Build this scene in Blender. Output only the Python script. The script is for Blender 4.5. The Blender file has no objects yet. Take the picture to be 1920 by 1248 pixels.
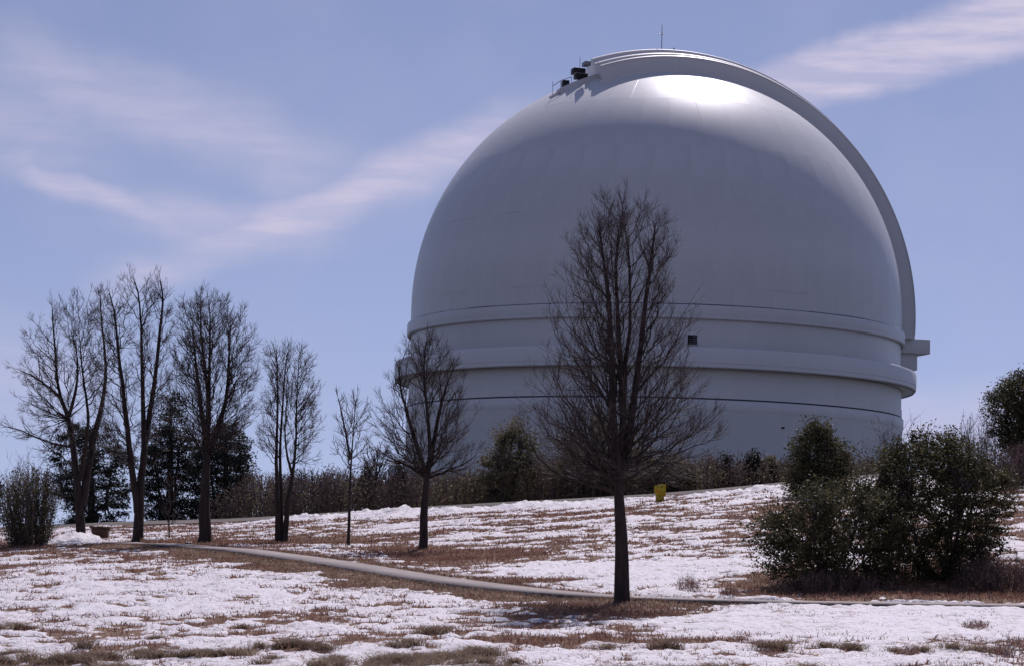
import bpy, math
import numpy as np
from mathutils import Matrix, Vector

SC = bpy.context.scene
COL = SC.collection
rng = np.random.default_rng(7)
R_ = math.radians

# ------------------------------------------------------------------ camera
FPX, PITCH, ROLL, EYE = 4397.0, R_(5.71), R_(1.5), 1.6
FWD = np.array([0, math.cos(PITCH), math.sin(PITCH)])
UP0 = np.array([0, -math.sin(PITCH), math.cos(PITCH)])
RIGHT = np.array([1.0, 0, 0]) * math.cos(ROLL) + UP0 * math.sin(ROLL)
UP = -np.array([1.0, 0, 0]) * math.sin(ROLL) + UP0 * math.cos(ROLL)
CAMPOS = np.array([0, 0, EYE])
cd = bpy.data.cameras.new('camera')
cam = bpy.data.objects.new('camera', cd)
COL.objects.link(cam)
cd.sensor_width = 36.0
cd.lens = FPX / 1920 * 36
cd.clip_start = 0.5
cd.clip_end = 20000
cam.matrix_world = Matrix(((RIGHT[0], UP[0], -FWD[0], 0), (RIGHT[1], UP[1], -FWD[1], 0),
                           (RIGHT[2], UP[2], -FWD[2], EYE), (0, 0, 0, 1)))
SC.camera = cam


def ray(px, py):
    v = FWD + (px - 960) / FPX * RIGHT - (py - 624) / FPX * UP
    return v


def P(px, py, d):
    """world point seen at a photo pixel, at distance d in front of the camera"""
    v = ray(px, py)
    return CAMPOS + v * (d / v[1])


# ------------------------------------------------------------------ light
SUN_EL, SUN_AZ = R_(50), R_(14)          # azimuth right of +Y
SDIR = Vector((math.sin(SUN_AZ) * math.cos(SUN_EL), math.cos(SUN_AZ) * math.cos(SUN_EL), math.sin(SUN_EL)))
sl = bpy.data.lights.new('sun', 'SUN')
sl.energy = 3.3
sl.angle = R_(0.53)
sl.color = (1.0, 0.915, 0.955)
so = bpy.data.objects.new('sun', sl)
COL.objects.link(so)
so.location = (0, 0, 80)
so.rotation_euler = SDIR.to_track_quat('Z', 'Y').to_euler()

SC.view_settings.view_transform = 'Standard'
SC.view_settings.look = 'None'
SC.view_settings.exposure = 0.0
SC.view_settings.gamma = 1.0

world = bpy.data.worlds.new('World')
SC.world = world
world.use_nodes = True
WN, WL = world.node_tree.nodes, world.node_tree.links
WN.clear()


def wn(t, **k):
    n = WN.new(t)
    for a, b in k.items():
        setattr(n, a, b)
    return n


def wmath(op, a, b=None, clamp=False):
    n = wn('ShaderNodeMath', operation=op, use_clamp=clamp)
    for i, v in enumerate((a, b)):
        if v is None:
            continue
        if isinstance(v, (int, float)):
            n.inputs[i].default_value = v
        else:
            WL.new(v, n.inputs[i])
    return n.outputs[0]


sky = wn('ShaderNodeTexSky', sky_type='NISHITA', sun_disc=False)
sky.sun_elevation = SUN_EL
sky.sun_rotation = SUN_AZ
sky.altitude = 1700
sky.air_density = 1.0
sky.dust_density = 0.1
sky.ozone_density = 2.0
tc = wn('ShaderNodeTexCoord')
DIRV = tc.outputs['Generated']
# wispy noise in the directions of the sky, stretched along the drift of the cirrus
# the mountain-top air is clear: the pale band of the model atmosphere sits lower than eye level
lift = wn('ShaderNodeVectorMath', operation='ADD')
WL.new(DIRV, lift.inputs[0])
lift.inputs[1].default_value = (0, 0, 0.14)
lnorm = wn('ShaderNodeVectorMath', operation='NORMALIZE')
WL.new(lift.outputs[0], lnorm.inputs[0])
WL.new(lnorm.outputs[0], sky.inputs['Vector'])
mp = wn('ShaderNodeMapping')
mp.inputs['Rotation'].default_value = (0, R_(-14), 0)
mp.inputs['Scale'].default_value = (16, 16, 120)
WL.new(DIRV, mp.inputs['Vector'])
nz = wn('ShaderNodeTexNoise')
nz.inputs['Scale'].default_value = 1.0
nz.inputs['Detail'].default_value = 7
nz.inputs['Roughness'].default_value = 0.6
WL.new(mp.outputs[0], nz.inputs['Vector'])
nz2 = wn('ShaderNodeTexNoise')
nz2.inputs['Scale'].default_value = 22.0
nz2.inputs['Detail'].default_value = 5
WL.new(DIRV, nz2.inputs['Vector'])
# drift the direction a little so that band edges wander
sub = wn('ShaderNodeVectorMath', operation='SUBTRACT')
WL.new(nz2.outputs['Color'], sub.inputs[0])
sub.inputs[1].default_value = (0.5, 0.5, 0.5)
scl = wn('ShaderNodeVectorMath', operation='SCALE')
WL.new(sub.outputs[0], scl.inputs[0])
scl.inputs['Scale'].default_value = 0.022
add = wn('ShaderNodeVectorMath', operation='ADD')
WL.new(DIRV, add.inputs[0])
WL.new(scl.outputs[0], add.inputs[1])
WARP = add.outputs[0]


def dot(vec):
    n = wn('ShaderNodeVectorMath', operation='DOT_PRODUCT')
    WL.new(WARP, n.inputs[0])
    n.inputs[1].default_value = tuple(vec)
    return n.outputs['Value']


def smooth(v, a, b):
    n = wn('ShaderNodeMapRange', interpolation_type='SMOOTHSTEP')
    WL.new(v, n.inputs['Value'])
    n.inputs['From Min'].default_value = a
    n.inputs['From Max'].default_value = b
    return n.outputs[0]


def cirrus(a, b, w_in, w_out, strength, ext=0.03, noise=0.75):
    """a streak of cirrus along the great circle from direction a to direction b"""
    da, db = ray(*a), ray(*b)
    da, db = da / np.linalg.norm(da), db / np.linalg.norm(db)
    n = np.cross(da, db)
    n /= np.linalg.norm(n)
    mid = da + db
    mid /= np.linalg.norm(mid)
    t = np.cross(n, mid)
    half = math.acos(np.clip(da @ mid, -1, 1))
    across = wmath('ABSOLUTE', dot(n))
    m = smooth(across, w_out / FPX, w_in / FPX)
    al = wmath('ABSOLUTE', dot(t))
    e = smooth(al, math.sin(half) + ext, math.sin(half) - ext * 0.3)
    m = wmath('MULTIPLY', m, e)
    tex = smooth(nz.outputs['Fac'], 0.36, 0.64)
    tex = wmath('ADD', wmath('MULTIPLY', tex, noise), 1 - noise)
    return wmath('MULTIPLY', wmath('MULTIPLY', m, tex), strength)


bands = [
    cirrus((430, 450), (900, 270), 6, 70, 0.80, 0.045, 0.42),
    cirrus((230, 530), (560, 430), 2, 54, 0.50, 0.03, 0.42),
    cirrus((1100, 255), (2300, -60), 30, 74, 1.0, 0.03, 0.5),
    cirrus((60, 320), (330, 415), 2, 44, 0.70, 0.02, 0.4),
    cirrus((300, 400), (560, 425), 4, 70, 0.55, 0.03, 0.4),
    cirrus((60, 120), (560, 290), 10, 105, 0.50, 0.05, 0.35),
    cirrus((20, 290), (140, 190), 4, 70, 0.42, 0.02, 0.4),
    cirrus((-400, 180), (130, 240), 10, 130, 0.38, 0.04, 0.4),
    cirrus((1640, 800), (2000, 780), 20, 110, 0.55, 0.03, 0.3),
    cirrus((-200, 640), (120, 720), 10, 160, 0.30, 0.04, 0.4),
]
acc = bands[0]
for b_ in bands[1:]:
    acc = wmath('MAXIMUM', acc, b_)
veil = wmath('MULTIPLY', smooth(nz2.outputs['Fac'], 0.35, 0.8), 0.10)
acc = wmath('ADD', acc, veil, True)
tint = wn('ShaderNodeMix', data_type='RGBA', blend_type='MULTIPLY')
tint.inputs[0].default_value = 1.0
WL.new(sky.outputs[0], tint.inputs[6])
SKY_TINT = tint.inputs[7]
SKY_TINT.default_value = (1.29, 0.96, 0.93, 1)
mixc = wn('ShaderNodeMix', data_type='RGBA')
WL.new(acc, mixc.inputs[0])
WL.new(tint.outputs[2], mixc.inputs[6])
mixc.inputs[7].default_value = (6.1, 5.7, 7.4, 1)
bg = wn('ShaderNodeBackground')
bg.inputs['Strength'].default_value = 0.10
WL.new(mixc.outputs[2], bg.inputs['Color'])
wo = wn('ShaderNodeOutputWorld')
WL.new(bg.outputs[0], wo.inputs['Surface'])


# ------------------------------------------------------------------ helpers
def link(o, parent=None):
    COL.objects.link(o)
    if parent is not None:
        o.parent = parent
    return o


def tag(o, label=None, cat=None, group=None, kind=None):
    if label: o['label'] = label
    if cat: o['category'] = cat
    if group: o['group'] = group
    if kind: o['kind'] = kind
    return o


def empty(name, loc, label, cat, group=None):
    o = bpy.data.objects.new(name, None)
    o.empty_display_size = 0.3
    o.location = tuple(loc)
    link(o)
    return tag(o, label, cat, group)


def mesh_arrays(name, V, faces_list, mat, smooth_=False):
    """V (n,3); faces_list: list of int arrays (m,k)"""
    me = bpy.data.meshes.new(name)
    V = np.asarray(V, np.float32)
    me.vertices.add(len(V))
    me.vertices.foreach_set('co', V.ravel())
    fl = [np.asarray(f, np.int32) for f in faces_list if len(f)]
    tot = np.concatenate([np.full(len(f), f.shape[1], np.int32) for f in fl])
    li = np.concatenate([f.ravel() for f in fl])
    me.loops.add(len(li))
    me.loops.foreach_set('vertex_index', li)
    me.polygons.add(len(tot))
    st = np.concatenate([[0], np.cumsum(tot)[:-1]]).astype(np.int32)
    me.polygons.foreach_set('loop_start', st)
    me.polygons.foreach_set('loop_total', tot)
    if smooth_:
        me.polygons.foreach_set('use_smooth', np.ones(len(tot), bool))
    me.update(calc_edges=True)
    me.validate()
    if mat: me.materials.append(mat)
    return me


def obj(name, me, parent=None, world_geom=True):
    """mesh given in world coordinates; kept there by undoing the parent's place"""
    o = bpy.data.objects.new(name, me)
    link(o, parent)
    if parent is not None and world_geom:
        q = parent
        off = Vector((0, 0, 0))
        while q is not None:
            off += q.location
            q = q.parent
        o.location = -off
    return o


class Tubes:
    def __init__(self):
        self.g = {}

    def add(self, pts, r0, r1, sides, pw=1.0):
        pts = np.asarray(pts, float)
        self.g.setdefault((len(pts), sides), []).append((pts, r0, r1, pw))

    def build(self):
        Vs, Fs, off = [], [], 0
        for (k, n), L in self.g.items():
            A = np.stack([l[0] for l in L])                       # m,k,3
            m = len(A)
            t = np.linspace(0, 1, k)
            r0 = np.array([l[1] for l in L])[:, None]
            r1 = np.array([l[2] for l in L])[:, None]
            pw = np.array([l[3] for l in L])[:, None]
            rr = r1 + (r0 - r1) * (1 - t[None]) ** pw
            T = np.gradient(A, axis=1)
            T /= np.linalg.norm(T, axis=2, keepdims=True) + 1e-9
            ref = np.where(np.abs(T[..., 2:3]) > 0.9, np.array([1.0, 0, 0]), np.array([0, 0, 1.0]))
            U = np.cross(T, ref)
            U /= np.linalg.norm(U, axis=2, keepdims=True) + 1e-9
            W = np.cross(T, U)
            a = np.arange(n) * 2 * np.pi / n
            ring = A[:, :, None] + rr[:, :, None, None] * (np.cos(a)[None, None, :, None] * U[:, :, None] + np.sin(a)[None, None, :, None] * W[:, :, None])
            Vs.append(ring.reshape(-1, 3))
            base = np.arange(m)[:, None, None] * (k * n) + np.arange(k - 1)[None, :, None] * n
            j = np.arange(n)[None, None]
            j2 = (j + 1) % n
            F = np.stack([base + j, base + j2, base + n + j2, base + n + j], -1).reshape(-1, 4) + off
            Fs.append(F)
            off += m * k * n
        return np.concatenate(Vs), np.concatenate(Fs)

    def mesh(self, name, mat):
        V, F = self.build()
        return mesh_arrays(name, V, [F], mat, True)


def box_arr(c, ux, uy, uz, hx, hy, hz):
    s = np.array([[a, b, d] for a in (-1, 1) for b in (-1, 1) for d in (-1, 1)], float)
    V = np.asarray(c) + s[:, :1] * hx * ux + s[:, 1:2] * hy * uy + s[:, 2:] * hz * uz
    F = np.array([[0, 1, 3, 2], [4, 6, 7, 5], [0, 4, 5, 1], [2, 3, 7, 6], [0, 2, 6, 4], [1, 5, 7, 3]])
    return V, F


EX, EY, EZ = np.eye(3)


def boxes_mesh(name, lst, mat, bevel=0.0):
    Vs, Fs, o = [], [], 0
    for b in lst:
        V, F = box_arr(*b)
        Vs.append(V)
        Fs.append(F + o)
        o += 8
    me = mesh_arrays(name, np.concatenate(Vs), [np.concatenate(Fs)], mat)
    if bevel:
        import bmesh
        bm = bmesh.new()
        bm.from_mesh(me)
        bmesh.ops.recalc_face_normals(bm, faces=bm.faces)
        bmesh.ops.bevel(bm, geom=bm.edges[:], offset=bevel, segments=2, profile=0.5, affect='EDGES')
        bm.to_mesh(me)
        bm.free()
    return me


def lathe(name, prof, mat, seg=256, smooth_=True, c=(0, 0)):
    prof = np.array(prof, float)
    a = np.arange(seg) * 2 * np.pi / seg
    V = np.stack([c[0] + prof[:, 0][:, None] * np.cos(a), c[1] + prof[:, 0][:, None] * np.sin(a),
                  np.repeat(prof[:, 1][:, None], seg, 1)], -1).reshape(-1, 3)
    k = len(prof)
    i = np.arange(k - 1)[:, None] * seg
    j = np.arange(seg)[None]
    F = np.stack([i + j, i + (j + 1) % seg, i + seg + (j + 1) % seg, i + seg + j], -1).reshape(-1, 4)
    me = mesh_arrays(name, V, [F], mat, smooth_)
    if smooth_:
        me.set_sharp_from_angle(angle=R_(35))
    return me


def hash2(ix, iy, seed):
    h = (ix.astype(np.int64) * 374761393 + iy.astype(np.int64) * 668265263 + seed * 1274126177) & 0xFFFFFFFF
    h = ((h ^ (h >> 13)) * 1274126177) & 0xFFFFFFFF
    h = h ^ (h >> 16)
    return (h & 0xFFFF) / 65535.0


def vnoise(x, y, seed=0):
    x, y = np.asarray(x, float), np.asarray(y, float)
    ix, iy = np.floor(x), np.floor(y)
    fx, fy = x - ix, y - iy

    def g(dx, dy):
        a = hash2(ix + dx, iy + dy, seed) * 2 * np.pi
        return np.cos(a) * (fx - dx) + np.sin(a) * (fy - dy)
    u, v = fx * fx * fx * (fx * (fx * 6 - 15) + 10), fy * fy * fy * (fy * (fy * 6 - 15) + 10)
    a = g(0, 0) * (1 - u) + g(1, 0) * u
    b = g(0, 1) * (1 - u) + g(1, 1) * u
    return (a * (1 - v) + b * v) * 1.5


def fbm(x, y, seed=0, oct=4, gain=0.5):
    s, a, t = 0.0, 1.0, 0.0
    for o in range(oct):
        s = s + a * vnoise(x * 2 ** o, y * 2 ** o, seed + o * 17)
        t += a
        a *= gain
    return s / t


def sstep(a, b, x):
    t = np.clip((np.asarray(x, float) - a) / (b - a), 0, 1)
    return t * t * (3 - 2 * t)


# ------------------------------------------------------------------ materials
def mat_new(name):
    m = bpy.data.materials.new(name)
    m.use_nodes = True
    nt = m.node_tree
    return m, nt, nt.nodes['Principled BSDF']


def nd(nt, t, **k):
    n = nt.nodes.new(t)
    for a, b in k.items():
        setattr(n, a, b)
    return n


def noise_col(name, c1, c2, scale=3.0, rough=0.8, c3=None, bump=0.0, bscale=None, spec=0.3, island=False, detail=6, stretch=None, lo=0.3, hi=0.7, metal=0.0, bdist=0.02, trans=0.0):
    """two or three colours mixed by noise, with optional bump"""
    m, nt, bs = mat_new(name)
    co = nd(nt, 'ShaderNodeTexCoord')
    vec = co.outputs['Object']
    if stretch:
        mpn = nd(nt, 'ShaderNodeMapping')
        mpn.inputs['Scale'].default_value = stretch
        nt.links.new(vec, mpn.inputs['Vector'])
        vec = mpn.outputs[0]
    n1 = nd(nt, 'ShaderNodeTexNoise')
    n1.inputs['Scale'].default_value = scale
    n1.inputs['Detail'].default_value = detail
    n1.inputs['Roughness'].default_value = 0.62
    nt.links.new(vec, n1.inputs['Vector'])
    fac = n1.outputs['Fac']
    if island:
        ge = nd(nt, 'ShaderNodeNewGeometry')
        mm = nd(nt, 'ShaderNodeMath', operation='MULTIPLY_ADD')
        nt.links.new(ge.outputs['Random Per Island'], mm.inputs[0])
        mm.inputs[1].default_value = 0.5
        mm2 = nd(nt, 'ShaderNodeMath', operation='MULTIPLY')
        nt.links.new(fac, mm2.inputs[0])
        mm2.inputs[1].default_value = 0.5
        nt.links.new(mm2.outputs[0], mm.inputs[2])
        fac = mm.outputs[0]
    cr = nd(nt, 'ShaderNodeValToRGB')
    cr.color_ramp.elements[0].position = lo
    cr.color_ramp.elements[1].position = hi
    cr.color_ramp.elements[0].color = (*c1, 1)
    cr.color_ramp.elements[1].color = (*c2, 1)
    if c3:
        e = cr.color_ramp.elements.new((lo + hi) / 2)
        e.color = (*c3, 1)
    nt.links.new(fac, cr.inputs[0])
    nt.links.new(cr.outputs[0], bs.inputs['Base Color'])
    bs.inputs['Roughness'].default_value = rough
    bs.inputs['Specular IOR Level'].default_value = spec
    bs.inputs['Metallic'].default_value = metal
    if bump:
        n2 = nd(nt, 'ShaderNodeTexNoise')
        n2.inputs['Scale'].default_value = bscale or scale * 4
        n2.inputs['Detail'].default_value = 5
        nt.links.new(vec, n2.inputs['Vector'])
        bp = nd(nt, 'ShaderNodeBump')
        bp.inputs['Strength'].default_value = bump
        bp.inputs['Distance'].default_value = bdist
        nt.links.new(n2.outputs['Fac'], bp.inputs['Height'])
        nt.links.new(bp.outputs[0], bs.inputs['Normal'])
    if trans:
        tr = nd(nt, 'ShaderNodeBsdfTranslucent')
        nt.links.new(cr.outputs[0], tr.inputs['Color'])
        mx = nd(nt, 'ShaderNodeMixShader')
        mx.inputs[0].default_value = trans
        nt.links.new(bs.outputs[0], mx.inputs[1])
        nt.links.new(tr.outputs[0], mx.inputs[2])
        nt.links.new(mx.outputs[0], nt.nodes['Material Output'].inputs['Surface'])
    return m


M = {}
M['bark'] = noise_col('bark', (0.022, 0.016, 0.015), (0.068, 0.051, 0.046), 9, 0.9, bump=0.8, bscale=26, stretch=(1, 1, 0.25), bdist=0.03)
M['bark_grey'] = noise_col('bark_grey', (0.045, 0.036, 0.034), (0.115, 0.094, 0.088), 9, 0.85, bump=0.7, bscale=26, stretch=(1, 1, 0.25), bdist=0.03)
M['twig'] = noise_col('twig', (0.042, 0.029, 0.029), (0.125, 0.092, 0.088), 4, 0.6, island=True, spec=0.4)
M['twig_red'] = noise_col('twig_red', (0.08, 0.047, 0.048), (0.24, 0.15, 0.14), 3, 0.7, island=True)
M['oak_leaf'] = noise_col('oak_leaf', (0.034, 0.036, 0.018), (0.150, 0.128, 0.060), 1.2, 0.6, c3=(0.075, 0.072, 0.034), island=True, spec=0.35, lo=0.2, hi=0.8, trans=0.42)
M['olive_leaf'] = noise_col('olive_leaf', (0.080, 0.074, 0.044), (0.25, 0.205, 0.125), 0.8, 0.6, c3=(0.155, 0.135, 0.080), island=True, lo=0.2, hi=0.8, trans=0.42)
M['pine_leaf'] = noise_col('pine_leaf', (0.022, 0.027, 0.023), (0.095, 0.085, 0.066), 0.8, 0.6, c3=(0.045, 0.050, 0.040), island=True, lo=0.2, hi=0.8, trans=0.15)
M['brush_leaf'] = noise_col('brush_leaf', (0.050, 0.037, 0.036), (0.17, 0.125, 0.105), 0.5, 0.9, c3=(0.095, 0.076, 0.064), island=True, lo=0.2, hi=0.8, trans=0.35)
M['grass'] = noise_col('grass', (0.16, 0.075, 0.055), (0.47, 0.32, 0.235), 0.5, 0.8, c3=(0.30, 0.162, 0.118), island=True, lo=0.2, hi=0.85, trans=0.4)
M['grass_green'] = noise_col('grass_green', (0.17, 0.12, 0.085), (0.50, 0.39, 0.29), 0.6, 0.8, c3=(0.30, 0.225, 0.16), island=True, lo=0.2, hi=0.85, trans=0.4)
M['ground'] = noise_col('ground', (0.11, 0.058, 0.042), (0.34, 0.235, 0.16), 1.6, 0.95, c3=(0.21, 0.128, 0.09), bump=0.7, bscale=14, detail=9, bdist=0.05)
def forest_floor(m):
    """beyond the crest road the meadow gives way to dark forest floor"""
    nt = m.node_tree
    bs = nt.nodes['Principled BSDF']
    src = bs.inputs['Base Color'].links[0].from_socket
    ge = nd(nt, 'ShaderNodeNewGeometry')
    sp = nd(nt, 'ShaderNodeSeparateXYZ')
    nt.links.new(ge.outputs['Position'], sp.inputs[0])
    mr = nd(nt, 'ShaderNodeMapRange', interpolation_type='SMOOTHSTEP')
    mr.inputs['From Min'].default_value = 106
    mr.inputs['From Max'].default_value = 116
    nt.links.new(sp.outputs['Y'], mr.inputs['Value'])
    mx = nd(nt, 'ShaderNodeMix', data_type='RGBA')
    nt.links.new(mr.outputs[0], mx.inputs[0])
    nt.links.new(src, mx.inputs[6])
    mx.inputs[7].default_value = (0.05, 0.052, 0.05, 1)
    nt.links.new(mx.outputs[2], bs.inputs['Base Color'])


forest_floor(M['ground'])
M['path'] = noise_col('path', (0.27, 0.225, 0.21), (0.40, 0.345, 0.32), 0.9, 0.85, bump=0.25, bscale=40, detail=8, bdist=0.01)
M['path_edge_shade'] = noise_col('path_edge_shade', (0.03, 0.024, 0.022), (0.09, 0.07, 0.06), 5, 0.95, bump=0.6, bscale=25)  # dark tone for the shade painted beneath the path's near lip
M['road'] = noise_col('road', (0.10, 0.085, 0.075), (0.20, 0.175, 0.155), 0.6, 0.9, bump=0.2, bscale=30)
M['yellow'] = noise_col('yellow', (0.40, 0.28, 0.02), (0.52, 0.38, 0.035), 3, 0.5)
M['orange'] = noise_col('orange', (0.60, 0.24, 0.02), (0.66, 0.30, 0.03), 6, 0.5)
M['sign_mark'] = noise_col('sign_mark', (0.26, 0.19, 0.01), (0.34, 0.25, 0.02), 6, 0.5)
M['rust'] = noise_col('rust', (0.12, 0.045, 0.025), (0.24, 0.11, 0.06), 3, 0.85, bump=0.4)
M['wood'] = noise_col('wood', (0.085, 0.048, 0.035), (0.185, 0.115, 0.08), 3, 0.85, bump=0.5, stretch=(0.5, 1, 4))
M['dark'] = noise_col('dark', (0.012, 0.011, 0.014), (0.04, 0.034, 0.036), 4, 0.6)
M['steel'] = noise_col('steel', (0.24, 0.24, 0.26), (0.36, 0.36, 0.38), 3, 0.5, metal=0.5)
M['groove'] = noise_col('groove', (0.10, 0.10, 0.13), (0.15, 0.15, 0.18), 2, 0.8)
M['dark_line'] = noise_col('dark_line', (0.16, 0.13, 0.10), (0.26, 0.22, 0.17), 0.8, 0.9)


def paint(name, a, b, rough, metal, streak=0.3, spec=0.5):
    """weathered aluminium-white paint with faint rain streaks"""
    m, nt, bs = mat_new(name)
    co = nd(nt, 'ShaderNodeTexCoord')
    mpn = nd(nt, 'ShaderNodeMapping')
    mpn.inputs['Scale'].default_value = (1.2, 1.2, 0.12)
    nt.links.new(co.outputs['Object'], mpn.inputs['Vector'])
    n1 = nd(nt, 'ShaderNodeTexNoise')
    n1.inputs['Scale'].default_value = 1.0
    n1.inputs['Detail'].default_value = 7
    n1.inputs['Roughness'].default_value = 0.65
    nt.links.new(mpn.outputs[0], n1.inputs['Vector'])
    n2 = nd(nt, 'ShaderNodeTexNoise')
    n2.inputs['Scale'].default_value = 0.16
    n2.inputs['Detail'].default_value = 5
    nt.links.new(co.outputs['Object'], n2.inputs['Vector'])
    ad = nd(nt, 'ShaderNodeMath', operation='MULTIPLY_ADD')
    nt.links.new(n1.outputs['Fac'], ad.inputs[0])
    ad.inputs[1].default_value = streak
    m2 = nd(nt, 'ShaderNodeMath', operation='MULTIPLY')
    nt.links.new(n2.outputs['Fac'], m2.inputs[0])
    m2.inputs[1].default_value = 1 - streak
    nt.links.new(m2.outputs[0], ad.inputs[2])
    cr = nd(nt, 'ShaderNodeValToRGB')
    cr.color_ramp.elements[0].position = 0.3
    cr.color_ramp.elements[1].position = 0.7
    cr.color_ramp.elements[0].color = (*a, 1)
    cr.color_ramp.elements[1].color = (*b, 1)
    nt.links.new(ad.outputs[0], cr.inputs[0])
    nt.links.new(cr.outputs[0], bs.inputs['Base Color'])
    mr = nd(nt, 'ShaderNodeMapRange')
    mr.inputs['To Min'].default_value = rough - 0.05
    mr.inputs['To Max'].default_value = rough + 0.07
    nt.links.new(ad.outputs[0], mr.inputs['Value'])
    nt.links.new(mr.outputs[0], bs.inputs['Roughness'])
    bs.inputs['Metallic'].default_value = metal
    bs.inputs['Specular IOR Level'].default_value = spec
    n3 = nd(nt, 'ShaderNodeTexNoise')
    n3.inputs['Scale'].default_value = 0.7
    n3.inputs['Detail'].default_value = 3
    nt.links.new(co.outputs['Object'], n3.inputs['Vector'])
    bp = nd(nt, 'ShaderNodeBump')
    bp.inputs['Strength'].default_value = 0.12
    bp.inputs['Distance'].default_value = 0.03
    nt.links.new(n3.outputs['Fac'], bp.inputs['Height'])
    nt.links.new(bp.outputs[0], bs.inputs['Normal'])
    return m


M['paint'] = paint('paint', (0.66, 0.66, 0.665), (0.80, 0.80, 0.805), 0.40, 0.02, 0.3, 0.32)
M['paint_wall'] = paint('paint_wall', (0.74, 0.74, 0.745), (0.82, 0.82, 0.825), 0.55, 0.0, 0.45)
M['paint_shutter'] = paint('paint_shutter', (0.66, 0.66, 0.66), (0.74, 0.735, 0.735), 0.45, 0.05, 0.4)

# snow
ms, nt, bs = mat_new('snow')
co = nd(nt, 'ShaderNodeTexCoord')
n1 = nd(nt, 'ShaderNodeTexNoise')
n1.inputs['Scale'].default_value = 3.0
n1.inputs['Detail'].default_value = 9
n1.inputs['Roughness'].default_value = 0.7
nt.links.new(co.outputs['Object'], n1.inputs['Vector'])
cr = nd(nt, 'ShaderNodeValToRGB')
e = cr.color_ramp.elements
e[0].position, e[1].position = 0.30, 0.46
e[0].color = (0.30, 0.20, 0.15, 1)
e[1].color = (0.735, 0.70, 0.725, 1)
nt.links.new(n1.outputs['Fac'], cr.inputs[0])
nt.links.new(cr.outputs[0], bs.inputs['Base Color'])
bs.inputs['Roughness'].default_value = 0.7
n2 = nd(nt, 'ShaderNodeTexNoise')
n2.inputs['Scale'].default_value = 11
n2.inputs['Detail'].default_value = 6
nt.links.new(co.outputs['Object'], n2.inputs['Vector'])
bp = nd(nt, 'ShaderNodeBump')
bp.inputs['Strength'].default_value = 0.8
bp.inputs['Distance'].default_value = 0.06
nt.links.new(n2.outputs['Fac'], bp.inputs['Height'])
nt.links.new(bp.outputs[0], bs.inputs['Normal'])
M['snow'] = ms

# ------------------------------------------------------------------ terrain
RIDGE = [(-60, 999, 105), (0, 996, 104), (110, 990, 104), (250, 986, 103), (400, 982, 102), (600, 970, 100), (800, 958, 98), (1000, 947, 97),
         (1200, 936, 96), (1400, 920, 95), (1550, 905, 94), (1750, 890, 93), (1960, 876, 93)]
CTRL = [(-40, 1248, 36), (480, 1248, 35), (960, 1248, 34), (1440, 1248, 34), (1960, 1248, 34),
        (100, 1130, 49), (100, 1060, 66), (400, 1140, 47), (400, 1065, 61), (700, 1170, 43), (700, 1105, 53.5),
        (-60, 1036, 76), (250, 1020, 80), (450, 1031, 71), (640, 1058, 63), (800, 1084, 57.5), (900, 1097, 55), (1000, 1108, 53),
        (1180, 1121, 51), (1300, 1125, 50.5), (1500, 1130, 50), (1700, 1133, 50), (1960, 1137, 50),
        (1200, 1180, 42), (1600, 1180, 42), (1920, 1180, 42),
        (793, 1030, 72), (653, 1022, 76), (525, 1015, 80), (385, 1015, 79), (258, 1015, 83), (152, 1012, 86), (55, 1024, 79),
        (1000, 1060, 62), (1000, 1000, 76), (1300, 1062, 60), (1300, 990, 75), (1600, 1000, 70), (1600, 1090, 55.5), (1860, 1090, 55.5), (1880, 965, 74), (1900, 1045, 62)]
pts = [P(*c) for c in CTRL + RIDGE]
for c in RIDGE:
    q = P(*c)
    pts.append(q + np.array([0.3, 8, 0.34]))
    pts.append(q + np.array([0.3, 18, 0.5]))
for x in (-60, -30, 0, 30, 60):
    pts.append(np.array([x, 0, 0.02 * x * 0]))
    pts.append(np.array([x, -30, 0.0]))
for s, z in ((-55, -0.3), (55, 0.6)):
    pts.append(np.array([s, 50, EYE - 0.5 + z]))
for s, z in ((-60, 0.2), (60, 4.5)):
    pts.append(np.array([s, 100, EYE + z]))
    pts.append(np.array([s, 120, EYE + z]))
pts = np.array(pts)
TC = pts[:, :2] / 50.0


def tps_u(r2):
    return np.where(r2 > 1e-12, 0.5 * r2 * np.log(np.maximum(r2, 1e-12)), 0)


nC = len(TC)
K = tps_u(((TC[:, None] - TC[None]) ** 2).sum(-1)) + np.eye(nC) * 4e-4
Pm = np.concatenate([np.ones((nC, 1)), TC], 1)
A = np.block([[K, Pm], [Pm.T, np.zeros((3, 3))]])
sol = np.linalg.solve(A, np.concatenate([pts[:, 2], np.zeros(3)]))


def gz(x, y):
    """smooth ground height"""
    x, y = np.atleast_1d(np.asarray(x, float)), np.atleast_1d(np.asarray(y, float))
    sh = x.shape
    xf, yf = x.ravel(), y.ravel()
    xc, yc = np.clip(xf, -60, 60), np.clip(yf, -30, 122)
    out = np.empty(len(xf))
    for i in range(0, len(xf), 40000):
        s = slice(i, i + 40000)
        q = np.stack([xc[s], yc[s]], 1) / 50.0
        U = tps_u(((q[:, None] - TC[None]) ** 2).sum(-1))
        out[s] = U @ sol[:nC] + sol[nC] + q @ sol[nC + 1:]
    far = EYE + 1.0 - 3.5 * sstep(0, -40, xf) - 190 * sstep(60, 1800, np.hypot(xf - 12, np.maximum(yf, 150) - 200))
    back = -60 * sstep(-40, -1500, yf) - 60 * sstep(80, 1500, np.abs(xf))
    w = sstep(112, 150, yf)
    out = out * (1 - w) + far * w + back * (1 - w)
    return out.reshape(sh)


def gz1(x, y):
    return float(gz(np.array([x]), np.array([y]))[0])


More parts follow.
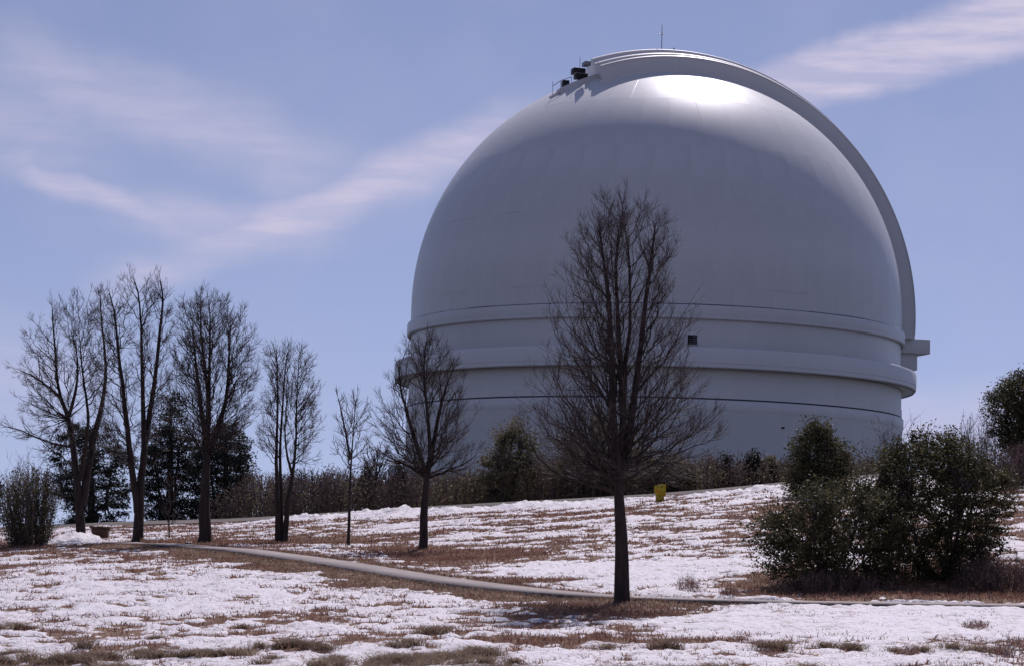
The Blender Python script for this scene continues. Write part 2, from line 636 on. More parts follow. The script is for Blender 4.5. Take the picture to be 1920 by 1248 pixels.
PATH_PX = [(222, 1020, 82.5), (250, 1020, 80), (350, 1024, 75.5), (450, 1031, 71), (550, 1043, 67), (640, 1058, 63), (720, 1071, 60), (800, 1084, 57.5), (900, 1097, 55), (1000, 1108, 53),
           (1090, 1116, 51.8), (1180, 1121, 51), (1300, 1125, 50.5), (1500, 1130, 50), (1700, 1133, 50), (1960, 1137, 50), (2300, 1140, 50)]
PATH = np.array([P(*c)[:2] for c in PATH_PX])
# resample smoothly
tt = np.linspace(0, len(PATH) - 1, 420)


def catmull(A, t):
    i = np.clip(np.floor(t).astype(int), 0, len(A) - 2)
    f = (t - i)[:, None]
    p0, p1, p2, p3 = A[np.maximum(i - 1, 0)], A[i], A[i + 1], A[np.minimum(i + 2, len(A) - 1)]
    return 0.5 * (2 * p1 + (p2 - p0) * f + (2 * p0 - 5 * p1 + 4 * p2 - p3) * f ** 2 + (3 * p1 - p0 - 3 * p2 + p3) * f ** 3)


PATHS = catmull(PATH, tt)
ptan = np.gradient(PATHS, axis=0)
ptan /= np.linalg.norm(ptan, axis=1, keepdims=True)
pnor = np.stack([ptan[:, 1], -ptan[:, 0]], 1)       # towards the camera side
PW = 0.64


def path_dist(x, y):
    """signed distance to the path centre line (+ = camera side)"""
    x, y = np.asarray(x), np.asarray(y)
    sh = x.shape
    q = np.stack([x.ravel(), y.ravel()], 1)
    out = np.empty(len(q))
    for i in range(0, len(q), 20000):
        d = q[i:i + 20000, None] - PATHS[None]
        k = np.argmin((d ** 2).sum(-1), 1)
        dk = d[np.arange(len(k)), k]
        s = np.sign((dk * pnor[k]).sum(-1))
        out[i:i + 20000] = s * np.sqrt((dk ** 2).sum(-1))
    return out.reshape(sh)


def blob(x, y, px, py, d, rx, ry):
    c = P(px, py, d)
    return np.exp(-(((x - c[0]) / rx) ** 2 + ((y - c[1]) / ry) ** 2))


def cover(x, y, pd=None):
    """> 0 where snow still lies"""
    if pd is None:
        pd = path_dist(x, y)
    n = fbm(x / 2.6, y / 2.4, 3, 5, 0.55)
    fine = fbm(x / 1.0, y / 0.6, 11, 4, 0.78)
    c = 0.065 + 0.04 * sstep(60, 54, y) + 0.48 * n + 0.78 * fine
    # far slope: long melt rows
    sl_ = sstep(60, 72, y)
    rows = fbm(x / 6.0, y / 1.1 + x * 0.03, 21, 4, 0.65)
    c = c + sl_ * (-0.02 + 0.75 * rows)
    c = c + 0.32 * sstep(2, 4.2, x) * sstep(62, 56, y) * sstep(1.5, 0, -pd) * sstep(38, 42, y)      # clean snow on the right
    c = c + 0.30 * blob(x, y, 1350, 1075, 57, 4.0, 5.0) + 0.25 * blob(x, y, 1150, 1065, 60, 3, 5)
    c = c + 0.15 * blob(x, y, 330, 1100, 53, 6, 9)
    c = c + 0.10 * sstep(40, 36, y)
    # grass verge on the camera side of the path
    vw = (2.7 + 1.5 * fbm(x / 2.0, y / 2.0, 97, 3)) * sstep(6.0, 3.0, x) + 0.25
    c = c - 0.80 * sstep(vw, vw * 0.45, pd) * (pd > 0)
    c = c - 0.7 * sstep(1.3, 0.6, -pd) * (pd <= 0) * sstep(4, 1, x)
    c = c - 0.8 * blob(x, y, 870, 1048, 67, 2.0, 3.0) - 0.7 * blob(x, y, 793, 1036, 71, 1.2, 2.5)
    c = c - 0.7 * blob(x, y, 1020, 1093, 56.5, 1.4, 1.0) - 0.3 * blob(x, y, 620, 1012, 80, 3, 2) - 0.4 * blob(x, y, 400, 1012, 81, 3, 2)
    c = c - 0.75 * blob(x, y, 1150, 1150, 47, 1.7, 1.6) - 0.45 * blob(x, y, 1080, 1208, 39.5, 1.9, 0.7)
    c = c - 1.3 * blob(x, y, 1620, 1100, 55, 3.0, 3.2) - 1.2 * blob(x, y, 1870, 1095, 55, 1.8, 3)
    c = c - 0.5 * blob(x, y, 60, 1020, 80, 2, 4)
    c = c + 1.0 * blob(x, y, 150, 1022, 81, 1.3, 2.5)
    # ploughed bank along the road
    c = c + 0.38 * bank(x, y)
    return c


RW = np.array([P(*c)[:2] for c in RIDGE])


def ridge_y(x):
    return np.interp(x, RW[:, 0], RW[:, 1])


def bank(x, y):
    d = y - (ridge_y(x) - 2.2)
    on = sstep(-11.5, -9, x) * (1 - 0.75 * sstep(3.5, 5.0, x) * (1 - 0.8 * sstep(6.6, 8.0, x)))
    return np.exp(-(d / 1.7) ** 2) * on


def grid_mesh(xs, ys):
    nx, ny = len(xs), len(ys)
    X, Y = np.meshgrid(xs, ys)
    i = np.arange(ny - 1)[:, None] * nx + np.arange(nx - 1)[None]
    F = np.stack([i, i + 1, i + nx + 1, i + nx], -1).reshape(-1, 4)
    return X, Y, F


def bumps(x, y):
    w = sstep(20, 30, y) * sstep(125, 110, y)
    return w * (0.045 * fbm(x / 0.5, y / 0.5, 31, 3) + 0.10 * fbm(x / 3.5, y / 3.5, 37, 2))


fx = np.arange(-26, 27.01, 0.20)
fy = np.arange(30, 110.01, 0.25)
og = lambda a, b, n: np.geomspace(a, b, n)
xs = np.concatenate([-og(26.5, 6000, 34)[::-1], fx, og(27.5, 6000, 34)])
ys = np.concatenate([-og(2, 6000, 26)[::-1], np.linspace(0, 29.5, 26), fy, np.arange(111, 140, 1.0), og(141, 9000, 46)])
X, Y, F = grid_mesh(xs, ys)
Z = gz(X, Y) + bumps(X, Y)
pdg = path_dist(X, Y)
Z = np.where(np.abs(pdg) < PW + 0.3, Z - 0.06 - 0.0 * Z, Z)
ground = obj('ground', mesh_arrays('ground', np.stack([X, Y, Z], -1).reshape(-1, 3), [F], M['ground'], True))
tag(ground, kind='structure')

# snow sheet: a height field that rises out of the ground where snow lies
sx = np.arange(-25.5, 26.01, 0.085)
sy = np.concatenate([np.arange(30.5, 60, 0.11), np.arange(60, 104, 0.17)])
X, Y, F = grid_mesh(sx, sy)
pdg = path_dist(X, Y)
C_ = cover(X, Y, pdg)
lump = fbm(X / 0.40, Y / 0.45, 51, 4, 0.8)
H = -0.075 + 0.095 * sstep(-0.16, 0.22, C_) + 0.060 * lump * sstep(-0.1, 0.2, C_) + 0.04 * np.clip(C_, 0, 1)
H = H + bank(X, Y) * (0.09 + 0.45 * fbm(X / 1.9, Y / 1.1, 61, 5, 0.8)) + 0.50 * blob(X, Y, 140, 1022, 82, 1.1, 1.6) * (1 + 0.5 * lump)
edge_n = 0.30 * fbm(X / 0.8, Y / 0.8, 99, 3)
H = np.where(np.abs(pdg) < PW + 0.05 - np.clip(edge_n * sstep(-1, 4, X), 0, 0.25), -0.14, H)
Z = gz(X, Y) + bumps(X, Y) + H
keep = (H.ravel()[F] > -0.075).any(1)
# only what the view could meet (with room for a step to the side)
ax = np.abs(X - 0.0) < 0.245 * Y + 2.5
keep &= ax.ravel()[F].all(1)
F = F[keep]
used, inv = np.unique(F, return_inverse=True)
snow = obj('snow_cover', mesh_arrays('snow_cover', np.stack([X, Y, Z], -1).reshape(-1, 3)[used], [inv.reshape(-1, 4)], M['snow'], True))
tag(snow, 'patchy melting snow lying over the brown grass slope', 'snow', kind='stuff')


def surf(x, y):
    return gz(x, y) + bumps(np.asarray(x, float), np.asarray(y, float))


# path: a thin slab with its near-side shade painted as a broken dark strip
n = len(PATHS)
wob = 0.13 * fbm(np.arange(n) / 4.0, np.zeros(n), 71, 4, 0.7)
L_ = PATHS + pnor * (PW + wob)[:, None]
R2_ = PATHS - pnor * (PW + 0.14 * fbm(np.arange(n) / 4.0, np.ones(n), 73, 4, 0.7))[:, None]
zc = gz(PATHS[:, 0], PATHS[:, 1]) + 0.03
V = np.concatenate([np.c_[L_, zc - 0.012], np.c_[R2_, zc + 0.02], np.c_[L_, zc - 0.20], np.c_[R2_, zc - 0.20]])
i = np.arange(n - 1)
F = np.concatenate([np.stack([i, i + 1, i + n + 1, i + n], -1), np.stack([i + 2 * n, i + 2 * n + 1, i + 1, i], -1), np.stack([i + n, i + n + 1, i + 3 * n + 1, i + 3 * n], -1)])
path = tag(obj('path', mesh_arrays('path', V, [F], M['path'])), kind='structure')
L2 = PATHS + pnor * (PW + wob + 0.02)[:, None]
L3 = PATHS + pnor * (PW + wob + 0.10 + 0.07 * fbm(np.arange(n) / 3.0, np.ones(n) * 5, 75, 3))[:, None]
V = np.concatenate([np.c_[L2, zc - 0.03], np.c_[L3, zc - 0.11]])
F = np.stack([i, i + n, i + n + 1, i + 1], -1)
obj('path_edge_shade', mesh_arrays('path_edge_shade', V, [F], M['path_edge_shade']), path)

# road on the crest
rx_ = np.linspace(-34, 34, 140)
ry_ = np.interp(rx_, RW[:, 0], RW[:, 1])
prof = [(1.2, 0.05), (2.4, 0.10), (5.0, 0.13), (7.8, 0.08)]
V = np.concatenate([np.c_[rx_, ry_ + a, gz(rx_, ry_ + a) + b] for a, b in prof])
n = len(rx_)
i = np.arange(n - 1)
F = np.concatenate([np.stack([i + k * n, i + k * n + 1, i + (k + 1) * n + 1, i + (k + 1) * n], -1) for k in range(3)])
tag(obj('road', mesh_arrays('road', V, [F], M['road'], True)), kind='structure')

# ------------------------------------------------------------------ observatory
DC = np.array([12.22, 200.0, 21.89 + EYE])
RS = 20.9
DZ0 = gz1(DC[0], DC[1]) - 0.6
obs = empty('observatory', (DC[0], DC[1], DZ0 + 0.6), 'huge pale grey observatory dome rising behind the trees on the hill', 'observatory')
zE = EYE
cxy = (DC[0], DC[1])
zR1, zR2, zGT, zGB, zLN = 20.52 + zE, 19.45 + zE, 17.14 + zE, 15.57 + zE, 13.26 + zE
obj('drum_wall', lathe('drum_wall', [(21.02, DZ0), (21.02, zLN - 1.0), (21.06, zLN - 0.9), (21.12, zLN - 0.75), (21.12, zLN - 0.12), (21.08, zLN - 0.06)], M['paint_wall'], c=cxy), obs)
obj('groove', lathe('groove', [(21.08, zLN - 0.06), (20.86, zLN - 0.05), (20.86, zLN + 0.06), (20.97, zLN + 0.07)], M['groove'], c=cxy), obs)
obj('upper_wall', lathe('upper_wall', [(20.97, zLN + 0.07), (20.97, zLN + 0.72), (20.92, zLN + 0.76), (20.92, zGB + 0.02)], M['paint_wall'], c=cxy), obs)
obj('gallery', lathe('gallery', [(20.92, zGB + 0.06), (21.1, zGB + 0.08), (21.95, zGB + 0.0), (22.02, zGB - 0.02), (22.13, zGB + 0.06), (22.13, zGB + 0.35), (22.16, zGB + 0.37), (22.16, zGT - 0.25), (22.08, zGT - 0.06), (21.9, zGT)], M['paint_wall'], c=cxy), obs)
obj('gallery_roof', lathe('gallery_roof', [(21.9, zGT), (20.84, zGT + 0.07)], M['road'], c=cxy), obs)
obj('gallery_line', lathe('gallery_line', [(21.92, zGB - 0.09), (22.0, zGB - 0.09), (22.0, zGB + 0.0)], M['dark_line'], c=cxy), obs)  # thin darker strip along the gallery's lower edge
obj('skirt_wall', lathe('skirt_wall', [(20.84, zGT), (20.84, zR2 - 0.02), (20.95, zR2 + 0.0)], M['paint'], c=cxy), obs)
obj('ring_band', lathe('ring_band', [(20.95, zR2 - 0.10), (21.16, zR2 - 0.08), (21.20, zR2), (21.17, zR2 + 0.10), (21.20, zR2 + 0.2), (21.20, zR1 - 0.22), (21.16, zR1 - 0.12), (21.08, zR1 - 0.08)], M['paint'], c=cxy), obs)
obj('groove', lathe('groove', [(21.08, zR1 - 0.08), (20.88, zR1 - 0.05), (20.86, zR1 + 0.03)], M['groove'], c=cxy), obs)
# inner shell behind the plates
lat = np.linspace(0, R_(89.5), 40)
obj('inner_shell', lathe('inner_shell', [(RS - 0.05, zR1 - 0.1)] + [((RS - 0.05) * math.cos(a), DC[2] + (RS - 0.05) * math.sin(a)) for a in lat], M['paint'], seg=180, c=cxy), obs)

# dome plates: welded panels in courses, sharing one mesh per course
NG = 40
edges_el = [None, 0.0, R_(17), R_(34), R_(50.5), R_(66), R_(88)]
gap = 0.0016


def plate_mesh(k):
    nu, nv = 7, 9
    hw = math.pi / NG
    Vv, Nn = [], []
    for jv in range(nv):
        for ju in range(nu):
            if k == 0:
                z = (zR1 - DC[2]) + (0 - gap - (zR1 - DC[2])) * jv / (nv - 1)
                rr, nzv, nr = RS, 0.0, 1.0
            else:
                a, b = edges_el[k] + gap / RS, edges_el[k + 1] - gap / RS
                el = a + (b - a) * jv / (nv - 1)
                z, rr, nzv, nr = RS * math.sin(el), RS * math.cos(el), math.sin(el), math.cos(el)
            az = (-1 + 2 * ju / (nu - 1)) * (hw - gap / max(rr, 1.0))
            Vv.append((rr * math.cos(az), rr * math.sin(az), z))
            # plates are a little flatter than the true sphere, so their joints show in the sheen
            an = az * 0.84
            if k:
                mid = (a + b) / 2
                e2 = mid + (el - mid) * 0.95
                nzv, nr = math.sin(e2), math.cos(e2)
            Nn.append((nr * math.cos(an), nr * math.sin(an), nzv))
    Vv, Nn = np.array(Vv), np.array(Nn)
    i = np.arange(nv - 1)[:, None] * nu + np.arange(nu - 1)[None]
    Fq = np.stack([i, i + 1, i + nu + 1, i + nu], -1).reshape(-1, 4)
    # turned-in rim
    rim = [j for j in range(nu)] + [nu * j + nu - 1 for j in range(1, nv)] + [nu * (nv - 1) + j for j in range(nu - 2, -1, -1)] + [nu * j for j in range(nv - 2, 0, -1)]
    V2 = Vv[rim] * 0.9976
    m = len(rim)
    o = len(Vv)
    Fr = np.array([[rim[(q + 1) % m], rim[q], o + q, o + (q + 1) % m] for q in range(m)])
    me = mesh_arrays('dome_panel', np.concatenate([Vv, V2]), [Fq, Fr], M['paint'], True)
    me.normals_split_custom_set_from_vertices(np.concatenate([Nn, Nn[rim]]).tolist())
    return me


for k in range(len(edges_el) - 1):
    me = plate_mesh(k)
    for g in range(NG):
        o = bpy.data.objects.new('dome_panel', me)
        link(o, obs)
        a = (g + (0.5 if k % 2 else 0.0)) * 2 * math.pi / NG
        o.location = (0, 0, DC[2] - (DZ0 + 0.6))
        o.rotation_euler = (rng.normal(0, 0.0005), rng.normal(0, 0.0005), a)

# shutter arch: frame u along the slit, nn towards the camera side
PSI = R_(15)
U_ = np.array([math.cos(PSI), math.sin(PSI), 0])
N_ = np.array([math.sin(PSI), -math.cos(PSI), 0])


def arch(name, prof, t0, t1, mat, parent, seg=90, cap=True, skew=0.0):
    """profile points (w, r) swept about the slit axis from angle t0 to t1"""
    prof = np.array(prof, float)
    th = np.linspace(0, 1, seg)[:, None] * (t1 - (7.0 - prof[None, :, 0]) * skew - t0) + t0
    V = DC + prof[None, :, 0:1] * N_ + prof[None, :, 1:2] * (np.cos(th)[..., None] * U_ + np.sin(th)[..., None] * EZ)
    m = len(prof)
    V = V.reshape(-1, 3)
    i = np.arange(seg - 1)[:, None] * m
    j = np.arange(m)[None]
    F = np.stack([i + j, i + (j + 1) % m, i + m + (j + 1) % m, i + m + j], -1).reshape(-1, 4)
    fl = [F]
    if cap:
        fl.append(np.arange(m)[None, ::-1])
        fl.append(np.arange(m)[None] + (seg - 1) * m)
    me = mesh_arrays(name, V, fl, mat, True)
    me.set_sharp_from_angle(angle=R_(25))
    import bmesh
    bm = bmesh.new()
    bm.from_mesh(me)
    bmesh.ops.recalc_face_normals(bm, faces=bm.faces)
    bm.to_mesh(me)
    bm.free()
    return obj(name, me, parent)


T0, T1 = R_(-4.5), R_(111.5)
near = arch('shutter', [(0.06, 20.4), (6.95, 19.2), (6.95, 21.00), (6.90, 21.08), (6.2, 21.16), (5.9, 21.3), (5.86, 21.42), (5.80, 21.48), (5.2, 21.62), (4.9, 21.8), (4.86, 22.02), (4.6, 22.12), (0.06, 22.18)], T0, T1, M['paint_shutter'], obs, skew=R_(0.62))
arch('ledge', [(6.93, 20.96), (7.03, 20.98), (7.02, 21.04), (6.86, 21.13), (6.7, 21.14), (6.7, 21.0)], T0 + 0.02, T1 - 0.01, M['paint'], near, skew=R_(0.62))
arch('ledge', [(5.82, 21.38), (5.95, 21.40), (5.94, 21.46), (5.72, 21.58), (5.5, 21.60), (5.5, 21.4)], T0 + 0.02, T1 - 0.012, M['paint'], near, skew=R_(0.62))
arch('curb', [(6.97, 19.60), (7.12, 19.60), (7.12, 19.88), (6.97, 19.92)], T0 + 0.05, T1 + R_(1), M['paint_shutter'], near, skew=R_(0.62))
arch('shutter', [(-0.06, 20.4), (-0.06, 22.18), (-4.6, 22.12), (-4.86, 22.02), (-6.95, 21.0), (-6.95, 19.2)], T0, T1, M['paint_shutter'], obs, skew=R_(0.62))
# lower end boxes of the shutter
def ubox(name, r0, r1, w0, w1, z0, z1, mat, parent=obs, bevel=0.03):
    c = np.array([DC[0], DC[1], 0]) + U_ * (r0 + r1) / 2 + N_ * (w0 + w1) / 2 + EZ * (z0 + z1) / 2
    return obj(name, boxes_mesh(name, [(c, U_, N_, EZ, (r1 - r0) / 2, (w1 - w0) / 2, (z1 - z0) / 2)], mat, bevel), parent)


ubox('shutter_sill', 18.0, 22.75, -6.5, 6.3, zR2 - 0.35, zR2 + 0.9, M['paint_shutter'])
ubox('shutter_box', 18.0, 21.75, -6.5, 5.9, zR2 - 1.75, zR2 - 0.36, M['paint_shutter'])
ubox('shutter_bracket', 18.0, 21.2, -5.0, 4.9, zR2 - 2.15, zR2 - 1.76, M['paint_shutter'])


# trailing rails, motor housings, rails at the upper end of the shutter
def on_arch(w, r, th):
    return DC + w * N_ + r * (math.cos(th) * U_ + math.sin(th) * EZ)


tr = arch('trailing_rail', [(3.2, 19.4), (4.7, 19.4), (4.7, 20.70), (4.5, 20.76), (3.2, 20.76)], R_(108), R_(119.5), M['paint_shutter'], obs, 16)
arch('trailing_rail', [(3.3, 19.4), (4.72, 19.4), (4.72, 20.55), (3.3, 20.55)], R_(119.3), R_(122.5), M['paint_shutter'], obs, 8)


def tbox(name, w, r, th, hw, hr, ht, mat, parent=obs, bevel=0.02):
    th = R_(th)
    tan = -math.sin(th) * U_ + math.cos(th) * EZ
    rad = math.cos(th) * U_ + math.sin(th) * EZ
    return obj(name, boxes_mesh(name, [(on_arch(w, r, th), U_, N_, EZ, ht, hw, hr)], mat, bevel), parent)


tbox('motor_housing', 4.1, 21.45, 113.6, 0.45, 0.24, 0.52, M['dark'])
tbox('motor_housing', 4.1, 20.97, 113.5, 0.45, 0.20, 0.50, M['dark'])
tbox('housing_frame', 4.15, 21.19, 113.5, 0.5, 0.03, 0.58, M['steel'])
tbox('motor_housing', 4.1, 20.9, 117.6, 0.35, 0.26, 0.26, M['dark'])
tbox('winch', 5.2, 21.72, 112.2, 0.5, 0.16, 0.26, M['steel'])
rl = Tubes()
for th, h in ((122.0, 1.2), (119.8, 0.9), (116.8, 0.8), (113.2, 0.9)):
    b = on_arch(4.4, 20.5 if th > 114 else 21.7, R_(th))
    rl.add([b, b + EZ * h * 0.5, b + EZ * h], 0.022, 0.022, 5)
for (ta, ha), (tb, hb) in (((122.0, 0.8), (119.8, 0.9)), ((119.8, 0.9), (116.8, 0.8))):
    rl.add([on_arch(4.4, 20.5, R_(ta)) + EZ * ha, on_arch(4.4, 20.5, R_((ta + tb) / 2)) + EZ * (ha + hb) / 2, on_arch(4.4, 20.5, R_(tb)) + EZ * hb], 0.03, 0.03, 5)
obj('railing', rl.mesh('railing', M['steel']), obs)
# little ladder that hangs below the trailing rail
ld = Tubes()
for s in (-0.2, 0.2):
    a = on_arch(4.75, 20.45, R_(120.0)) + U_ * s
    ld.add([a, a + N_ * 0.35 - EZ * 0.35, a + N_ * 0.7 - EZ * 0.75 + U_ * 0.3], 0.04, 0.04, 5)
obj('ladder', ld.mesh('ladder', M['steel']), obs)
# antenna on the crown
ab = on_arch(3.0, 22.1, R_(92.3))
ant = obj('antenna_base', boxes_mesh('antenna_base', [(ab + EZ * 0.08, U_, N_, EZ, 0.7, 0.4, 0.12)], M['paint_shutter'], 0.02), obs)
am = Tubes()
am.add([ab + EZ * 0.1, ab + EZ * 1.3, ab + EZ * 2.5], 0.045, 0.03, 6)
obj('mast', am.mesh('mast', M['steel']), ant)
am = Tubes()
am.add([ab + EZ * 1.68 - U_ * 0.28, ab + EZ * 1.68, ab + EZ * 1.68 + U_ * 0.28], 0.03, 0.03, 5)
am.add([ab + EZ * 1.68 - N_ * 0.28, ab + EZ * 1.68, ab + EZ * 1.68 + N_ * 0.28], 0.03, 0.03, 5)
obj('crossbar', am.mesh('crossbar', M['steel']), ant)
lp = on_arch(3.2, 22.1, R_(89.6))
am = Tubes()
am.add([lp, lp + EZ * 0.25, lp + EZ * 0.5], 0.07, 0.06, 6)
obj('beacon', am.mesh('beacon', M['dark']), obs)

# louvred opening in the skirt wall
d_ = ray(1298, 637)
hx = d_ / d_[1]
# hit the skirt cylinder
a_ = d_[0] ** 2 + d_[1] ** 2
b__ = -2 * (d_[0] * DC[0] + d_[1] * DC[1])
c__ = DC[0] ** 2 + DC[1] ** 2 - 20.84 ** 2
t_ = (-b__ - math.sqrt(b__ * b__ - 4 * a_ * c__)) / (2 * a_)
hp = CAMPOS + d_ * t_
nrm = np.array([hp[0] - DC[0], hp[1] - DC[1], 0])
nrm /= np.linalg.norm(nrm)
tg = np.cross(EZ, nrm)
lv = obj('louvre_window', boxes_mesh('louvre_window', [(hp - nrm * 0.02, tg, nrm, EZ, 0.37, 0.05, 0.37)], M['dark']), obs)
for s in (-1, 1):
    obj('frame', boxes_mesh('frame', [(hp + tg * s * 0.40, tg, nrm, EZ, 0.03, 0.10, 0.43)], M['paint_wall']), lv)
    obj('frame', boxes_mesh('frame', [(hp + EZ * s * 0.40, tg, nrm, EZ, 0.37, 0.10, 0.03)], M['paint_wall']), lv)
for q in range(4):
    obj('slat', boxes_mesh('slat', [(hp + nrm * 0.05 + tg * 0.18 + EZ * (-0.27 + q * 0.18), tg, nrm * 0.8 - EZ * 0.6, EZ * 0.8 + nrm * 0.6, 0.17, 0.05, 0.012)], M['steel']), lv)

# annex blocks and a downpipe at the foot of the drum
obj('annex', boxes_mesh('annex', [(np.array([DC[0] - 20.4, DC[1] + 1.0, (DZ0 + 8.3 + zE) / 2]), EX, EY, EZ, 1.9, 4.0, (8.3 + zE - DZ0) / 2)], M['paint_wall'], 0.05), obs)
dp = Tubes()
b = np.array([DC[0] + 21.2 * math.sin(R_(59)), DC[1] - 21.2 * math.cos(R_(59)), DZ0])
dp.add([b, b + EZ * 5, b + EZ * (zLN - 1.6 - DZ0)], 0.16, 0.16, 8)
obj('downpipe', dp.mesh('downpipe', M['paint_wall']), obs)
obj('vent', boxes_mesh('vent', [(np.array([DC[0] + 21.05 * math.sin(R_(25)), DC[1] - 21.05 * math.cos(R_(25)), 11.3 + zE]), EX, EY, EZ, 0.13, 0.06, 0.06)], M['dark']), obs)


# ------------------------------------------------------------------ bare trees
def bez(p0, p1, p2, k):
    t = np.linspace(0, 1, k)[:, None]
    return (1 - t) ** 2 * p0 + 2 * t * (1 - t) * p1 + t * t * p2


def perp(v, g):
    a = g.normal(size=3)
    a -= v * (a @ v)
    return a / (np.linalg.norm(a) + 1e-9)


def at_poly(A, s):
    s = s * (len(A) - 1)
    i = min(int(s), len(A) - 2)
    f = s - i
    return A[i] * (1 - f) + A[i + 1] * f, A[i + 1] - A[i]


def crook(A, g, amp):
    A = A.copy()
    k = len(A)
    L = np.linalg.norm(A[-1] - A[0])
    if k > 2:
        A[1:-1] += g.normal(0, amp * L, (k - 2, 3))
    return A


def bare_tree(name, label, d, stems, env, n_prim, seed, r_base, sub_n=(9, 6, 4), twig_r=0.006, depth_k=0.85, zsplit=None, steep=1.15, mat='bark', up=0.2, extra=()):
    """stems: list of (pixel polyline, r0, r1, depth offset list); env: rows (py, xl, xr)"""
    g = np.random.default_rng(seed)
    base = P(*stems[0][0][0], d)
    base[2] = gz1(base[0], base[1])
    t = empty(name, base, label, 'tree', 'bare trees on the slope')
    tk, lb, tw = Tubes(), Tubes(), Tubes()
    SP = []
    for pl, r0, r1, doff in stems:
        A = np.array([P(x, y, d + o) for (x, y), o in zip(pl, doff)])
        if A[0][2] < base[2] + 0.4:
            A[0][2] = min(A[0][2], base[2]) - 0.15
        k = 14
        A = catmull(A, np.linspace(0, len(A) - 1, k))
        A[1:-1] += g.normal(0, r0 * 0.06, (k - 2, 3))
        SP.append((A, r0, r1))
        # flared, tapering trunk as a chain with a swell at the foot
        tk.add(A, r0, r1, 9, 1.5 if A[0][2] < base[2] + 0.4 else 1.25)
        if A[0][2] < base[2] + 0.4:
            fl = np.array([A[0], A[0] + (A[1] - A[0]) * 0.25, A[0] + (A[1] - A[0]) * 0.55])
            tk.add(fl, r0 * 1.3, r0 * 0.98, 9)
    E_ = np.array([[P(xl, y, d), P(xr, y, d)] for y, xl, xr in env])
    zs = E_[:, :, 2].mean(1)
    o_ = np.argsort(zs)
    zs, XL, XR = zs[o_], E_[o_, 0, 0], E_[o_, 1, 0]
    y0 = np.mean([A[:, 1].mean() for A, _, _ in SP])

    def limb(A, r0, r1, lvl):
        """spawn the next order of wood along a limb"""
        L = np.linalg.norm(np.diff(A, axis=0), axis=1).sum()
        n = max(2, int(round(sub_n[lvl] * (0.6 + 0.5 * min(L / 2.0, 1.4)) * g.uniform(0.8, 1.2))))
        for q in range(n):
            s = g.uniform(0.18, 1.0) if q else 1.0
            p0, tv = at_poly(A, s)
            tv = tv / (np.linalg.norm(tv) + 1e-9)
            ang = g.uniform(0.4, 0.95) if q else g.uniform(0.05, 0.2)
            dv = tv * math.cos(ang) + perp(tv, g) * math.sin(ang)
            dv = dv + EZ * up * g.uniform(0.2, 1.0)
            dv /= np.linalg.norm(dv)
            l = L * g.uniform(0.30, 0.55) * (1.15 - 0.90 * s)
            l = max(l, 0.14)
            p2 = p0 + dv * l + EZ * l * 0.06
            p1 = p0 + dv * l * 0.5 - EZ * l * 0.04
            rr = max((r0 + (r1 - r0) * s) * 0.55, twig_r)
            if lvl == 0:
                B = crook(bez(p0, p1, p2, 5), g, 0.02)
                lb.add(B, rr, twig_r * 1.2, 5)
                limb(B, rr, twig_r * 1.2, 1)
            elif lvl == 1:
                B = crook(bez(p0, p1, p2, 4), g, 0.03)
                tw.add(B, max(rr * 0.8, twig_r * 1.1), twig_r, 4)
                limb(B, rr * 0.8, twig_r, 2)
            else:
                B = crook(np.array([p0, p1, p2]), g, 0.04)
                tw.add(B, twig_r, twig_r * 0.55, 3)

    zlo, zhi = zs[0], zs[-1]
    for q in range(n_prim):
        ht = zlo + (zhi - zlo) * ((q + g.uniform(0, 1)) / n_prim) ** 0.9
        az = q * 2.39996 + g.normal(0, 0.35)
        c, s_ = math.cos(az), math.sin(az)
        xl, xr = np.interp(ht, zs, XL), np.interp(ht, zs, XR)
        # pick the stem nearest to the wanted side
        cand = []
        for A, r0, r1 in SP:
            zz = A[:, 2]
            hh = np.clip(ht - 0.8, zz[0], zz[-1])
            xx = np.interp(hh, zz, A[:, 0])
            cand.append(xx)
        xc = (xl + xr) / 2
        want = xc + c * (xr - xl) * 0.25
        si = int(np.argmin([abs(v - want) + g.uniform(0, 0.5) for v in cand]))
        A, r0, r1 = SP[si]
        ry = (xr - xl) / 2 * depth_k
        f = g.uniform(0.6, 1.0) ** 0.7
        tip = np.array([xc + c * (xr - xl) / 2 * f, y0 + s_ * ry * f, ht])
        zA = A[:, 2]
        x_h = np.interp(ht, zA, A[:, 0])
        rad = math.hypot(tip[0] - x_h, tip[1] - np.interp(ht, zA, A[:, 1]))
        zmin = (zsplit if zsplit is not None else zlo)
        ha = ht - rad * steep * g.uniform(0.75, 1.25) - 0.25
        ha = max(ha, min(zmin, ht - 0.1) if zmin < ht else ht - 0.3)
        ha = min(ha, zA[-1] - 0.02)
        s = np.interp(ha, zA, np.linspace(0, 1, len(zA)))
        p0, tv = at_poly(A, s)
        dl = tip - p0
        p1 = p0 + np.array([dl[0] * 0.54, dl[1] * 0.54, dl[2] * 0.38])
        B = crook(bez(p0, p1, tip, 9), g, 0.018)
        rs = r1 + (r0 - r1) * (1 - s) ** 1.5
        L = np.linalg.norm(dl)
        pr = min(rs * 0.55, 0.008 + 0.0092 * L)
        lb.add(B, pr, twig_r * 1.5, 6)
        limb(B, pr, twig_r * 1.5, 0)
    for pl, r0, doff in extra:
        A = catmull(np.array([P(x, y, d + o) for (x, y), o in zip(pl, doff)]), np.linspace(0, len(pl) - 1, 9))
        lb.add(crook(A, g, 0.008), r0, twig_r * 1.6, 6)
        limb(A, r0, twig_r * 1.6, 0)
    # top of each stem goes on as twigs
    for A, r0, r1 in SP:
        limb(A[len(A) // 2:], r1 * 1.6, r1, 0)
    obj('trunk', tk.mesh('trunk', M[mat]), t)
    obj('limbs', lb.mesh('limbs', M[mat]), t)
